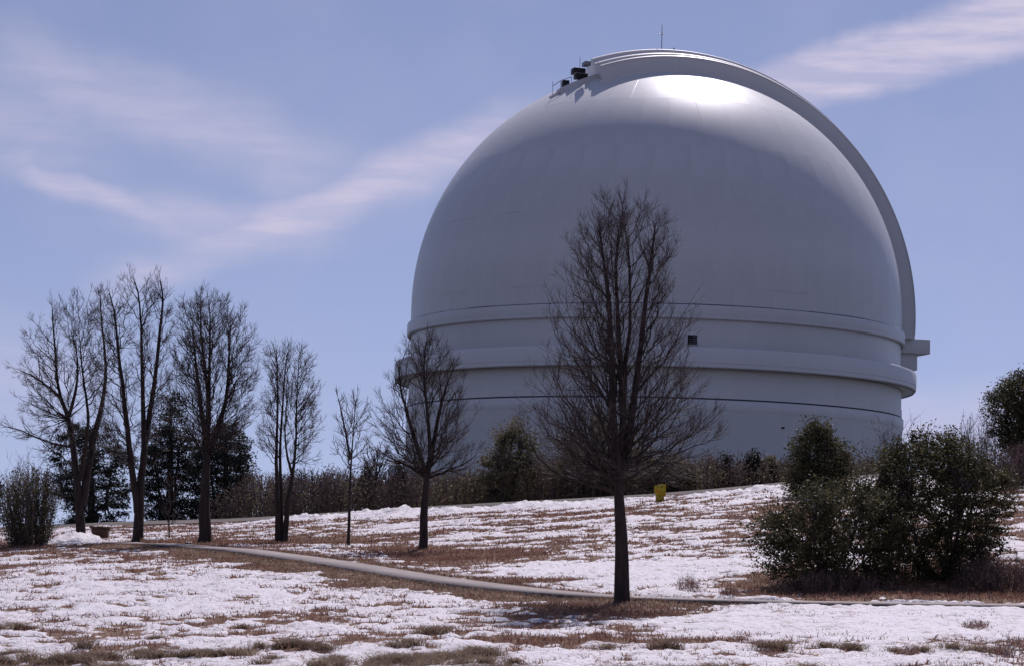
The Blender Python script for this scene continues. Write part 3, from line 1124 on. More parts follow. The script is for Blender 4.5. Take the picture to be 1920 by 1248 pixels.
    obj('twigs', tw.mesh('twigs', M['twig']), t)['kind'] = 'stuff'
    return t


Z4 = lambda k: [0] * k
# the big tree in front of the dome
dM = 49.5
bare_tree('bare_tree', 'tallest bare tree with dense upswept crown standing before the dome beside the path', dM,
          [([(1168, 1136), (1165, 1040), (1161, 940), (1165, 850), (1172, 700), (1183, 570), (1176, 450)], 0.185, 0.02, Z4(7)),
           ([(1163, 900), (1152, 820), (1147, 700), (1143, 580), (1132, 490), (1124, 430)], 0.11, 0.02, [0, -.1, -.2, -.3, -.3, -.3]),
           ([(1168, 880), (1182, 800), (1196, 690), (1212, 560), (1222, 480), (1228, 430)], 0.10, 0.02, [0, .1, .3, .4, .4, .4]),
           ([(1166, 860), (1168, 760), (1160, 620), (1155, 510), (1160, 440)], 0.09, 0.02, [0, .3, .5, .6, .6])],
          [(905, 1070, 1265), (865, 975, 1340), (800, 955, 1365), (740, 965, 1368), (680, 985, 1345), (620, 1000, 1312), (550, 1028, 1285), (480, 1058, 1280), (430, 1085, 1268), (400, 1105, 1235), (382, 1122, 1210), (370, 1140, 1190)],
          100, 101, 0.215, (10, 6, 4), 0.0031, 0.9, zsplit=P(1163, 905, dM)[2], steep=1.15,
          extra=[([(1158, 925), (1110, 905), (1050, 890), (1010, 855), (985, 815)], 0.05, Z4(5)),
                 ([(1172, 925), (1205, 912), (1238, 884), (1275, 842), (1300, 800)], 0.045, Z4(5)),
                 ([(1160, 900), (1100, 870), (1055, 835), (1020, 800)], 0.045, [0, -.5, -1, -1.2])])
d6 = 72
bare_tree('bare_tree', 'mid-sized bare tree with spreading low limbs overlapping left edge of the dome', d6,
          [([(793, 1032), (795, 960), (801, 890), (806, 840), (800, 760), (795, 690), (800, 640)], 0.15, 0.02, Z4(7)),
           ([(799, 890), (780, 830), (765, 780), (752, 730), (748, 690)], 0.09, 0.02, [0, -.2, -.3, -.3, -.3]),
           ([(806, 870), (818, 800), (832, 740), (850, 690)], 0.09, 0.02, [0, .3, .5, .6])],
          [(880, 730, 880), (850, 690, 895), (800, 688, 900), (750, 700, 890), (700, 730, 878), (660, 745, 850), (628, 765, 822)],
          54, 202, 0.2, (9, 6, 4), 0.0038, 0.9, zsplit=P(800, 890, d6)[2], steep=1.0,
          extra=[([(797, 893), (765, 872), (735, 860), (705, 838)], 0.07, Z4(4)), ([(806, 895), (840, 880), (872, 868), (895, 850)], 0.05, Z4(4))])
d5 = 76
bare_tree('bare_tree', 'thin young bare tree with sparse twigs between the triple-stemmed and dome-edge trees', d5,
          [([(653, 1024), (655, 960), (657, 900), (660, 840), (664, 790), (668, 750)], 0.06, 0.012, Z4(6)),
           ([(657, 860), (648, 810), (640, 770), (634, 745)], 0.045, 0.012, [0, .1, .2, .2])],
          [(880, 625, 690), (850, 615, 700), (810, 620, 692), (770, 630, 688), (745, 640, 680)],
          16, 303, 0.085, (6, 4, 3), 0.0055, 0.9, zsplit=P(657, 880, d5)[2], steep=1.0)
d4 = 80
bare_tree('bare_tree', 'bare tree of three slim upright stems rising from one foot', d4,
          [([(521, 1017), (520, 940), (518, 860), (520, 780), (520, 700), (518, 660)], 0.11, 0.015, Z4(6)),
           ([(528, 1017), (527, 930), (525, 850), (530, 760), (535, 690), (540, 660)], 0.085, 0.015, [.2, .3, .4, .5, .6, .6]),
           ([(533, 1017), (540, 940), (548, 890), (555, 820), (557, 740), (560, 680)], 0.11, 0.015, Z4(6)),
           ([(548, 890), (538, 850), (534, 800)], 0.06, 0.02, Z4(3))],
          [(860, 485, 590), (820, 480, 600), (770, 485, 602), (720, 488, 598), (680, 497, 590), (650, 505, 575)],
          56, 404, 0.13, (8, 5, 4), 0.0042, 0.9, zsplit=P(520, 870, d4)[2], steep=0.75, up=0.05)
d3 = 79
bare_tree('bare_tree', 'dense oval-crowned bare tree with one straight trunk in the left group', d3,
          [([(384, 1017), (384, 950), (386, 880), (388, 830), (392, 740), (394, 640), (392, 570)], 0.24, 0.02, Z4(7)),
           ([(388, 840), (378, 770), (368, 690), (362, 620)], 0.12, 0.02, [0, -.3, -.5, -.6]),
           ([(390, 850), (408, 800), (425, 740), (430, 660), (432, 610)], 0.12, 0.02, [0, .3, .5, .6, .6]),
           ([(388, 820), (390, 740), (378, 640), (376, 580)], 0.10, 0.02, [0, .5, .8, 1.0])],
          [(830, 335, 445), (790, 312, 475), (740, 306, 490), (690, 306, 492), (640, 312, 486), (600, 326, 472), (570, 340, 445), (552, 360, 410)],
          86, 505, 0.3, (10, 6, 4), 0.0042, 0.95, zsplit=P(388, 850, d3)[2], steep=0.9, up=0.22)
d2 = 83
bare_tree('bare_tree', 'tallest tree of the left group, bare, forking low into two trunks', d2,
          [([(258, 1017), (260, 960), (265, 900), (270, 830), (268, 740), (265, 650), (262, 570), (253, 530)], 0.215, 0.02, Z4(8)),
           ([(258, 960), (250, 900), (240, 820), (232, 740), (222, 660), (215, 590), (205, 550)], 0.15, 0.02, [0, -.2, -.4, -.5, -.6, -.6, -.6]),
           ([(268, 860), (280, 780), (292, 700), (300, 620), (305, 560), (300, 525)], 0.12, 0.02, [0, .3, .5, .6, .6, .6])],
          [(850, 195, 310), (800, 182, 328), (740, 172, 334), (680, 165, 336), (620, 170, 334), (575, 180, 326), (548, 195, 316), (530, 232, 302)],
          60, 606, 0.27, (8, 6, 4), 0.0042, 0.9, zsplit=P(262, 880, d2)[2], steep=0.8, up=0.1)
d1 = 86
bare_tree('bare_tree', 'leftmost bare tree with wide irregular crown and long low limb reaching left', d1,
          [([(152, 1014), (150, 960), (143, 890), (135, 830), (127, 780), (112, 740), (105, 690), (100, 620), (98, 580)], 0.20, 0.02, Z4(9)),
           ([(153, 950), (165, 880), (178, 810), (190, 760), (198, 700), (192, 620), (188, 560)], 0.17, 0.02, [0, .3, .5, .6, .6, .6, .6]),
           ([(150, 900), (160, 840), (165, 780), (155, 700), (150, 640)], 0.10, 0.02, [0, -.4, -.8, -.8, -.8]),
           ([(127, 785), (140, 740), (146, 690), (140, 640)], 0.08, 0.02, [0, .3, .4, .4])],
          [(850, 60, 215), (800, 25, 222), (750, 20, 225), (700, 20, 225), (650, 30, 226), (610, 50, 222), (580, 80, 215), (548, 160, 210)],
          60, 707, 0.27, (8, 6, 4), 0.0042, 0.9, zsplit=P(140, 870, d1)[2], steep=0.75, up=0.1,
          extra=[([(140, 838), (105, 832), (60, 815), (20, 802), (2, 795)], 0.06, Z4(5)), ([(118, 748), (85, 720), (55, 700), (25, 690)], 0.05, Z4(4))])
dS = 84
bare_tree('bare_sapling', 'thin bare sapling growing between two thick trunks of the left group', dS,
          [([(318, 1008), (317, 970), (319, 930), (321, 900)], 0.03, 0.008, Z4(4))],
          [(980, 300, 335), (940, 298, 342), (910, 305, 335), (890, 312, 330)], 10, 808, 0.03, (4, 3, 2), 0.007, 0.9)


# ------------------------------------------------------------------ leafy growth
def quads(C, size, g, aspect=0.5, up_bias=0.0):
    m = len(C)
    a = g.normal(size=(m, 3))
    a[:, 2] += up_bias
    a /= np.linalg.norm(a, axis=1, keepdims=True)
    b = np.cross(a, g.normal(size=(m, 3)))
    b /= np.linalg.norm(b, axis=1, keepdims=True) + 1e-9
    s = (size * g.uniform(0.6, 1.3, m))[:, None]
    p0, p1 = C - a * s * 0.5, C + a * s * 0.5
    mid = C + b * s * aspect * 0.5
    mid2 = C - b * s * aspect * 0.5
    V = np.stack([p0, mid, p1, mid2], 1).reshape(-1, 3)
    F = np.arange(m * 4).reshape(-1, 4)
    return V, F


def evergreen(name, label, d, base_px, env, n_clump, per, leaf, clump_r, seed, mat, cat='shrub', depth_k=0.8, stems=5, surface=0.55, aspect=0.5, flat=0.75, bark='bark', stem_r=0.05, group=None, up_bias=0.0, lean=0.35, trunk=None, spray=0.0, topw=0.0):
    g = np.random.default_rng(seed)
    base = P(*base_px, d)
    base[2] = gz1(base[0], base[1])
    t = empty(name, base, label, cat, group)
    E_ = np.array([[P(xl, y, d), P(xr, y, d)] for y, xl, xr in env])
    zs = E_[:, :, 2].mean(1)
    o_ = np.argsort(zs)
    zs, XL, XR = zs[o_], E_[o_, 0, 0], E_[o_, 1, 0]
    wz = np.interp(np.linspace(zs[0], zs[-1], 60), zs, XR - XL) * (1 + topw * np.linspace(0, 1, 60))
    cdf = np.cumsum(wz) / wz.sum()
    hz = np.interp(g.uniform(0, 1, n_clump), cdf, np.linspace(zs[0], zs[-1], 60))
    az = g.uniform(0, 2 * np.pi, n_clump)
    f = np.where(g.uniform(0, 1, n_clump) < surface, g.uniform(0.72, 1.02, n_clump), g.uniform(0, 1, n_clump) ** 0.6)
    # lumpy outline
    lob = 1 + 0.10 * np.sin(az * 3 + hz * 2.1 + seed) + 0.08 * np.sin(az * 5 - hz * 3.7)
    xl, xr = np.interp(hz, zs, XL), np.interp(hz, zs, XR)
    hw = np.maximum((xr - xl) / 2 - clump_r * 0.3, 0.05)
    C = np.stack([(xl + xr) / 2 + np.cos(az) * hw * f * np.minimum(lob, 1.08), base[1] + np.sin(az) * hw * depth_k * f * lob, hz], 1)
    cr = clump_r * g.uniform(0.4, 1.45, n_clump)
    k = np.repeat(np.arange(n_clump), per)
    off = np.clip(g.normal(size=(len(k), 3)), -1.7, 1.7) * np.array([1, 1, flat]) * (cr[k] * 0.55)[:, None]
    if spray:
        ax = C - (base + EZ * 0.35 * (zs[-1] - base[2]))
        ax = ax / (np.linalg.norm(ax, axis=1, keepdims=True) + 1e-9) + g.normal(0, 0.35, C.shape)
        ax /= np.linalg.norm(ax, axis=1, keepdims=True) + 1e-9
        al = (off * ax[k]).sum(1, keepdims=True)
        off = off * (1 - 0.35 * spray) + ax[k] * al * (1.2 * spray)
    LC = C[k] + off
    LC = LC[LC[:, 2] > gz(LC[:, 0], LC[:, 1]) + 0.03]
    V, F = quads(LC, leaf, g, aspect, up_bias)
    # wood: stems fan from the foot, branches run on to the clumps
    tb = Tubes()
    tops = []
    hmax = zs[-1] - base[2]
    if trunk:
        A = catmull(np.array([P(x, y, d) for x, y in trunk]), np.linspace(0, len(trunk) - 1, 10))
        A[0][2] = min(A[0][2], base[2]) - 0.15
        tb.add(A, stem_r * 2.2, stem_r * 0.5, 8)
        tops = [A[j] for j in range(3, 10)]
    for q in range(stems):
        a = q * 2.4 + g.uniform(0, 1)
        hh = hmax * g.uniform(0.45, 0.8)
        xw = np.interp(base[2] + hh, zs, (XR - XL) / 2)
        xc = np.interp(base[2] + hh, zs, (XR + XL) / 2)
        tip = np.array([xc + math.cos(a) * xw * lean * 1.6, base[1] + math.sin(a) * xw * lean * 1.6, base[2] + hh])
        p0 = base + np.array([math.cos(a) * stem_r * 1.5, math.sin(a) * stem_r * 1.5, -0.12])
        B = crook(bez(p0, (p0 + tip) / 2 + np.array([math.cos(a) * 0.15, math.sin(a) * 0.15, -0.05]), tip, 9), g, 0.02)
        tb.add(B, stem_r * g.uniform(0.7, 1.2), stem_r * 0.35, 6)
        tops += [B[j] for j in range(3, 9)]
    tops = np.array(tops)
    for c in C:
        dd = np.linalg.norm(tops - c, axis=1) + np.maximum(0, tops[:, 2] - c[2]) * 1.5
        p = tops[np.argmin(dd)]
        tb.add(crook(bez(p, (p + c) / 2 - EZ * 0.05, c, 5), g, 0.03), stem_r * 0.26, stem_r * 0.08, 4)
    obj('trunk', tb.mesh('trunk', M[bark]), t)
    obj('crown', mesh_arrays('crown', V, [F], M[mat]), t)
    return t


# two live-oak shrubs at the right of the path, their small mate behind
evergreen('oak_shrub', 'broad low dark evergreen shrub right of the yellow sign just behind the path', 54.5, (1560, 1117),
          [(1112, 1480, 1670), (1085, 1440, 1690), (1050, 1420, 1700), (1010, 1412, 1705), (975, 1424, 1700), (950, 1450, 1690), (928, 1500, 1670), (908, 1545, 1640)],
          470, 80, 0.075, 0.25, 11, 'oak_leaf', stems=9, surface=0.5, stem_r=0.045, lean=0.5, spray=1.0, topw=0.6)
evergreen('oak_shrub', 'tallest dark evergreen shrub behind the right end of the path', 56.0, (1765, 1105),
          [(1105, 1690, 1850), (1060, 1660, 1870), (1005, 1640, 1888), (970, 1615, 1905), (930, 1605, 1908), (895, 1618, 1890), (862, 1640, 1855), (836, 1675, 1815), (815, 1712, 1780)],
          570, 82, 0.075, 0.26, 12, 'oak_leaf', stems=10, surface=0.5, stem_r=0.06, lean=0.5, spray=1.0, topw=1.4)
evergreen('oak_shrub', 'dense rounded evergreen bush against drum wall behind the broad low shrub', 86, (1535, 960),
          [(935, 1480, 1600), (900, 1475, 1605), (870, 1478, 1602), (840, 1480, 1592), (815, 1500, 1570), (795, 1510, 1545)],
          230, 70, 0.11, 0.42, 13, 'oak_leaf', stems=5, surface=0.6, stem_r=0.07)
evergreen('oak_tree', 'dark evergreen tree cut off by the right edge of the picture', 88, (1915, 880),
          [(850, 1865, 1990), (820, 1856, 2000), (790, 1850, 2010), (755, 1848, 2010), (728, 1862, 2000), (705, 1895, 1985), (695, 1915, 1965)],
          380, 85, 0.10, 0.40, 14, 'oak_leaf', 'tree', stems=5, surface=0.5, stem_r=0.09, trunk=[(1915, 882), (1912, 820), (1918, 760), (1920, 710)])
# conifers behind the left group
evergreen('pine_tree', 'dark conifer directly behind the leftmost bare tree', 112, (170, 986),
          [(982, 112, 240), (930, 92, 250), (890, 88, 255), (850, 95, 250), (820, 108, 235), (796, 125, 205)],
          260, 75, 0.19, 0.46, 21, 'pine_leaf', 'tree', stems=3, surface=0.5, aspect=0.25, flat=0.45, stem_r=0.09, trunk=[(170, 986), (172, 930), (170, 870), (168, 810)])
evergreen('pine_tree', 'tall dark grey conifer between two bare trunks of the left group', 114, (315, 984),
          [(975, 272, 378), (900, 256, 388), (850, 265, 378), (800, 280, 358), (770, 292, 346), (742, 306, 332)],
          270, 75, 0.19, 0.46, 22, 'pine_leaf', 'tree', stems=3, surface=0.5, aspect=0.25, flat=0.45, stem_r=0.10, trunk=[(315, 984), (318, 920), (320, 840), (320, 760)])
evergreen('pine_tree', 'rounded dark conifer right of the dense oval bare tree', 113, (425, 980),
          [(975, 372, 468), (920, 358, 476), (880, 355, 478), (840, 365, 476), (815, 388, 464), (795, 408, 442)],
          270, 75, 0.19, 0.46, 23, 'pine_leaf', 'tree', stems=3, surface=0.5, aspect=0.25, flat=0.45, stem_r=0.09, trunk=[(425, 980), (425, 920), (424, 860), (425, 810)])
evergreen('pine_tree', 'small dark conifer cut off by the left edge of the picture', 100, (-15, 998),
          [(970, -60, 12), (930, -60, 14), (905, -45, 8), (885, -30, -5)],
          60, 60, 0.18, 0.40, 24, 'pine_leaf', 'tree', stems=3, surface=0.5, aspect=0.25, flat=0.5, stem_r=0.07)
# evergreens on the crest in front of the drum
evergreen('juniper_tree', 'olive rounded evergreen on the crest left of the tallest bare tree', 108, (945, 950),
          [(945, 870, 1010), (910, 878, 1015), (880, 885, 1018), (850, 898, 1012), (822, 915, 1002), (798, 940, 990)],
          210, 85, 0.11, 0.40, 31, 'olive_leaf', 'tree', stems=5, surface=0.5, stem_r=0.07, spray=1.0)
evergreen('juniper_tree', 'wide dark evergreen directly behind trunk of the tallest bare tree', 110, (1110, 945),
          [(940, 1040, 1210), (900, 1030, 1225), (860, 1035, 1220), (830, 1050, 1200), (805, 1070, 1170), (788, 1085, 1140)],
          260, 90, 0.11, 0.43, 32, 'olive_leaf', 'tree', stems=5, surface=0.5, stem_r=0.08, spray=1.0)
evergreen('juniper_tree', 'low olive evergreen behind the yellow sign', 109, (1255, 938),
          [(930, 1205, 1310), (900, 1200, 1310), (875, 1210, 1295), (858, 1230, 1270)],
          110, 60, 0.16, 0.42, 33, 'olive_leaf', 'shrub', stems=4, stem_r=0.06)
for q, (px, top, hw, lab) in enumerate([(1362, 850, 16, 'slim dark evergreen leftmost of the row on the crest below the louvre window'),
                                        (1414, 848, 18, 'slim dark evergreen in the middle of the row on the crest'),
                                        (1447, 855, 17, 'slim dark evergreen rightmost of the crest row beside the rounded bush')]):
    evergreen('juniper_shrub', lab, 110, (px, 928), [(928, px - hw, px + hw), (900, px - hw - 3, px + hw + 3), (875, px - hw, px + hw), (top + 8, px - hw * .6, px + hw * .6), (top, px - 5, px + 5)],
              60, 50, 0.14, 0.32, 40 + q, 'olive_leaf' if q == 2 else 'pine_leaf', 'shrub', stems=3, stem_r=0.05, group='slim evergreens along the crest')
evergreen('young_conifer', 'small pointed conifer at the left foot of the dome', 112, (748, 945),
          [(935, 728, 772), (905, 730, 768), (885, 738, 760), (868, 746, 752)], 60, 55, 0.16, 0.32, 45, 'pine_leaf', 'tree', stems=2, aspect=0.3, stem_r=0.05)
evergreen('young_conifer', 'small conifer rising from the thicket behind the thin young tree', 112, (690, 950),
          [(940, 668, 712), (905, 672, 708), (880, 682, 700), (868, 688, 694)], 50, 55, 0.16, 0.32, 46, 'olive_leaf', 'tree', stems=2, aspect=0.3, stem_r=0.05)
bare_tree('bare_tree', 'small bare tree in the thicket right of the thin young tree', 111,
          [([(703, 950), (704, 910), (706, 880), (708, 850)], 0.09, 0.02, Z4(4))],
          [(905, 678, 735), (880, 672, 740), (855, 680, 735), (838, 692, 725)], 16, 909, 0.09, (6, 4, 3), 0.011, 0.9)


def wand_shrub(name, label, d, base_px, tips, n, seed, mat_t='twig', r=0.012, leafy=None, spread=0.4, sub=3, cat='shrub', depth=0.5, group=None, epow=0.5):
    """bare or sparsely leaved shoots rising from a foot; tips = (x0, x1, y_top, y_low) in photo pixels"""
    g = np.random.default_rng(seed)
    base = P(*base_px, d)
    base[2] = gz1(base[0], base[1])
    t = empty(name, base, label, cat, group)
    tb, LC = Tubes(), []
    x0, x1, yt, yl = tips
    for q in range(n):
        px = g.uniform(x0, x1)
        e = 1 - ((px - (x0 + x1) / 2) / ((x1 - x0) / 2)) ** 2
        py = yl + (yt - yl) * max(e, 0.0) ** epow * g.uniform(0.45, 1.0) ** (epow * 2)
        tip = P(px, py, d) + EY * g.normal(0, depth)
        p0 = base + np.array([(tip[0] - base[0]) * spread + g.normal(0, 0.05), (tip[1] - base[1]) * spread, 0])
        p0[2] = gz1(p0[0], p0[1]) - 0.06
        p1 = p0 + np.array([(tip[0] - p0[0]) * 0.55, (tip[1] - p0[1]) * 0.5, (tip[2] - p0[2]) * 0.45])
        B = crook(bez(p0, p1, tip, 7), g, 0.015)
        tb.add(B, r, r * 0.35, 4)
        L = np.linalg.norm(tip - p0)
        for s_ in range(sub):
            s = g.uniform(0.25, 0.95)
            p, tv = at_poly(B, s)
            tv /= np.linalg.norm(tv)
            dv = tv * 0.8 + perp(tv, g) * 0.7 + EZ * 0.15
            l = L * g.uniform(0.12, 0.32)
            C3 = crook(np.array([p, p + dv * l * 0.5, p + dv * l + EZ * l * 0.1]), g, 0.04)
            tb.add(C3, r * 0.55, r * 0.22, 3)
            for _ in range(2):
                s2 = g.uniform(0.3, 1)
                pp, t2 = at_poly(C3, s2)
                dv2 = t2 / np.linalg.norm(t2) * 0.8 + perp(t2 / np.linalg.norm(t2), g) * 0.7
                tb.add(np.array([pp, pp + dv2 * l * 0.2, pp + dv2 * l * 0.42]), r * 0.35, r * 0.2, 3)
        if leafy:
            m = int(leafy[0] * g.uniform(0.6, 1.3))
            s = g.uniform(leafy[2], 1.0, m)
            for sv in s:
                p, _ = at_poly(B, sv)
                LC.append(p + g.normal(0, leafy[3], 3))
    obj('stems', tb.mesh('stems', M[mat_t]), t)['kind'] = 'stuff'
    if leafy and LC:
        V, F = quads(np.array(LC), leafy[1], g, 0.45)
        obj('leaves', mesh_arrays('leaves', V, [F], M[leafy[4]]), t)
    return t


wand_shrub('broom_shrub', 'bushy shrub with tall upright leafy shoots at far left beside the snow mound', 79, (62, 1026), (5, 108, 862, 985), 120, 51, 'twig', 0.014, (95, 0.085, 0.1, 0.05, 'olive_leaf'), 0.55, 3, depth=0.6, epow=0.3)
wand_shrub('dry_brush', 'tangle of dry brown brush at the right edge behind the path', 54.5, (1865, 1118), (1775, 1965, 1035, 1112), 330, 52, 'twig_red', 0.008, (14, 0.05, 0.2, 0.06, 'brush_leaf'), 0.8, 4, depth=1.2)
wand_shrub('dry_brush', 'low dry reddish brush under the broad low evergreen shrub', 53.2, (1540, 1122), (1425, 1700, 1068, 1122), 320, 53, 'twig_red', 0.007, (16, 0.05, 0.2, 0.06, 'brush_leaf'), 0.85, 4, depth=0.7)
wand_shrub('dry_brush', 'grey bare brush on the skyline left of the cut-off evergreen tree', 87, (1825, 895), (1775, 1880, 770, 880), 90, 54, 'twig', 0.014, (6, 0.08, 0.3, 0.1, 'brush_leaf'), 0.55, 4, depth=0.8)
wand_shrub('dry_brush', 'dense purplish brush below the cut-off evergreen tree', 84, (1890, 925), (1820, 1990, 825, 920), 240, 55, 'twig_red', 0.013, (22, 0.11, 0.1, 0.12, 'brush_leaf'), 0.8, 4, depth=1.4)
wand_shrub('dry_brush', 'tuft of bare wiry twigs above the dense tallest evergreen shrub', 57.5, (1680, 1105), (1640, 1715, 795, 900), 40, 56, 'twig', 0.009, (10, 0.06, 0.6, 0.08, 'brush_leaf'), 0.5, 5, depth=0.5)
wand_shrub('dry_brush', 'small dry tuft on the far slope beside the yellow sign', 91, (1262, 948), (1245, 1282, 925, 946), 50, 57, 'twig_red', 0.008, (8, 0.06, 0.2, 0.05, 'grass'), 0.7, 2, depth=0.3)
for q, (px, py, d, hw, h, lab) in enumerate([
        (690, 985, 92, 24, 16, 'dry brush tuft on the ploughed bank behind the thin young tree'),
        (935, 975, 90, 26, 16, 'dry brush tuft on the ploughed bank below the olive rounded evergreen'),
        (835, 985, 88, 20, 12, 'low dry tuft on the slope right of the dome-edge tree'),
        (1290, 1107, 53, 22, 34, 'small wiry grass clump on snow just above the path'),
        (1365, 1118, 51.6, 16, 22, 'lowest dry clump at the path edge left of the broad shrub'),
        (1700, 1236, 36, 22, 30, 'dry reddish clump near the bottom right of the foreground snow'),
        (1890, 1236, 36, 50, 50, 'largest dry brown clump in the bottom right corner'),
        (1385, 1205, 40, 16, 14, 'small brown clump in the foreground snow below the path'),
        (1830, 1180, 42.5, 26, 22, 'thin dry twig clump in snow below the right end of the path')]):
    wand_shrub('dry_clump', lab, d, (px, py), (px - hw, px + hw, py - h, py - 3), 70, 60 + q, 'twig_red', 0.004, (12, 0.035, 0.1, 0.03, 'grass'), 0.7, 2, 'grass', 0.35, 'dry clumps in the snow')

# thicket along the crest: one dark mass nobody could count
g = np.random.default_rng(77)
tb, LC, LO = Tubes(), [], []
TOPS = [(400, 925), (440, 905), (470, 890), (520, 892), (560, 880), (600, 893), (640, 885), (680, 895), (720, 893), (760, 888), (800, 885), (850, 890), (900, 885), (960, 868), (1040, 858), (1120, 850), (1200, 850), (1260, 868), (1320, 860), (1400, 862), (1470, 866), (1530, 878), (1620, 868)]
tx, ty = np.array(TOPS).T
for q in range(3000):
    px = g.uniform(405, 1640)
    d = g.uniform(107, 122)
    top = np.interp(px, tx, ty) + g.normal(6, 8) + 22 * float(fbm(np.array([px / 45.0]), np.array([d / 9.0]), 5, 3)[0])
    tip = P(px, top, d)
    b = np.array([tip[0] + g.normal(0, 0.25), d, 0])
    b[2] = gz1(b[0], b[1]) - 0.1
    if tip[2] < b[2] + 0.4: tip[2] = b[2] + 0.4
    h = tip[2] - b[2]
    B = crook(bez(b, b + np.array([g.normal(0, .2), 0, h * .5]), tip, 5), g, 0.03)
    tb.add(B, 0.022, 0.008, 3)
    for _ in range(5):
        p, tv = at_poly(B, g.uniform(0.25, 0.95))
        dv = np.array([g.normal(0, 1), g.normal(0, 1), abs(g.normal(0.8, 0.5))])
        dv *= h * g.uniform(0.08, 0.22) / np.linalg.norm(dv)
        tb.add(np.array([p, p + dv * 0.5, p + dv]), 0.012, 0.006, 3)
    m = g.integers(12, 46)
    s = g.uniform(0.0, 0.92, m)
    dst = LO if vnoise(np.array([px / 60.0]), np.array([d / 7.0]), 9)[0] > -0.08 else LC
    for sv in s:
        p, _ = at_poly(B, sv)
        dst.append(p + g.normal(0, 0.22, 3))
V1, F1 = tb.build()
V2, F2 = quads(np.array(LC), 0.13, g, 0.45)
thk = empty('thicket', P(900, 945, 112), 'dark thicket of brush along the crest below the dome', 'thicket')
thk['kind'] = 'stuff'
thk.location.z = gz1(thk.location.x, thk.location.y)
obj('stems', mesh_arrays('stems', V1, [F1], M['twig_red'], True), thk)['kind'] = 'stuff'
obj('leaves', mesh_arrays('leaves', V2, [F2], M['brush_leaf']), thk)['kind'] = 'stuff'
V3, F3_ = quads(np.array(LO), 0.12, g, 0.45)
obj('leaves', mesh_arrays('leaves', V3, [F3_], M['olive_leaf']), thk)['kind'] = 'stuff'

# ------------------------------------------------------------------ grass
def blades(X, Y, h, lean, width, g):
    m = len(X)
    Zb = surf(X, Y) - 0.01
    a = g.uniform(0, 2 * np.pi, m)
    b = g.uniform(0, 2 * np.pi, m)
    hl = h * lean
    w = width
    B = np.stack([X, Y, Zb], 1)
    side = np.stack([np.cos(b), np.sin(b), np.zeros(m)], 1) * w[:, None]
    dirv = np.stack([np.cos(a), np.sin(a), np.zeros(m)], 1)
    mid = B + dirv * (hl * 0.35)[:, None] + EZ * (h * 0.62)[:, None]
    tip = B + dirv * hl[:, None] + EZ * (h * 0.9)[:, None]
    V = np.stack([B - side, B + side, mid + side * 0.8, tip, mid - side * 0.8], 1).reshape(-1, 3)
    i = np.arange(m)[:, None] * 5
    return V, i + np.array([[0, 1, 2, 4]]), i + np.array([[4, 2, 3]])


g = np.random.default_rng(88)


def scatter(n, y0, y1, pw=1.0):
    y = y0 + (y1 - y0) * g.uniform(0, 1, n) ** pw
    x = g.uniform(-1, 1, n) * (0.235 * y + 1.2)
    return x, y


# matted grass in the melted places
x, y = scatter(430000, 31, 103, 1.35)
pd = path_dist(x, y)
cv = cover(x, y, pd)
k = (cv < 0.10) & (np.abs(pd) > PW + 0.08) & ~((pd > 0) & (pd < 1.9) & (g.uniform(0, 1, len(x)) < 0.65)) & (g.uniform(0, 1, len(x)) < sstep(0.12, -0.2, cv) * 0.9 + 0.08)
x, y, pd = x[k], y[k], pd[k]
ver = (pd > 0) & (pd < 3.0)
h = g.uniform(0.04, 0.13, len(x)) * np.where(ver, 0.8, 1.0)
V, F4, F3 = blades(x, y, h, g.uniform(0.3, 1.6, len(x)), g.uniform(0.005, 0.011, len(x)) * (y / 45), g)
gr = tag(obj('dry_grass', mesh_arrays('dry_grass', V, [F4, F3], M['grass'])), 'matted reddish brown grass showing where the snow has melted', 'grass', kind='stuff')
# stubble that pricks through the thin snow
x, y = scatter(130000, 31, 100, 1.5)
pd = path_dist(x, y)
cv = cover(x, y, pd)
cl = fbm(x / 0.9, y / 0.5, 95, 3)
k = (cv > 0.0) & (cv < 0.55) & (cl > 0.10) & (np.abs(pd) > PW + 0.2)
x, y = x[k], y[k]
h = g.uniform(0.05, 0.10, len(x))
V, F4, F3 = blades(x, y, h, g.uniform(1.0, 3.2, len(x)), g.uniform(0.005, 0.010, len(x)) * (y / 45), g)
tag(obj('stubble', mesh_arrays('stubble', V, [F4, F3], M['grass'])), 'thin brown stubble pricking through the snow', 'grass', kind='stuff')
# tussocks in the foreground: drooping mops of dead grass
tx_, ty_ = scatter(1500, 31.5, 43, 1.5)
w = fbm(tx_ / 2.6, ty_ / 1.5, 91, 3)
lim = 0.02 + 0.24 * sstep(-1.5, 3.0, tx_) + 0.30 * sstep(36.0, 39.5, ty_)
k = (w > lim) & (path_dist(tx_, ty_) > 1.2)
tx_, ty_ = tx_[k], ty_[k]
per = 210
kk = np.repeat(np.arange(len(tx_)), per)
sc_ = g.uniform(0.5, 1.25, len(tx_))[kk]
aa = g.uniform(0, 2 * np.pi, len(kk))
rr = np.abs(g.normal(0, 0.10, len(kk))) * sc_
x, y = tx_[kk] + rr * np.cos(aa) * 1.3, ty_[kk] + rr * np.sin(aa)
h = g.uniform(0.10, 0.21, len(kk)) * sc_
V, F4, F3 = blades(x, y, h, g.uniform(0.6, 2.2, len(kk)), g.uniform(0.004, 0.008, len(kk)), g)
tag(obj('tussock_grass', mesh_arrays('tussock_grass', V, [F4, F3], M['grass_green'])), 'tussocks of olive brown grass poking through the foreground snow', 'grass', kind='stuff')
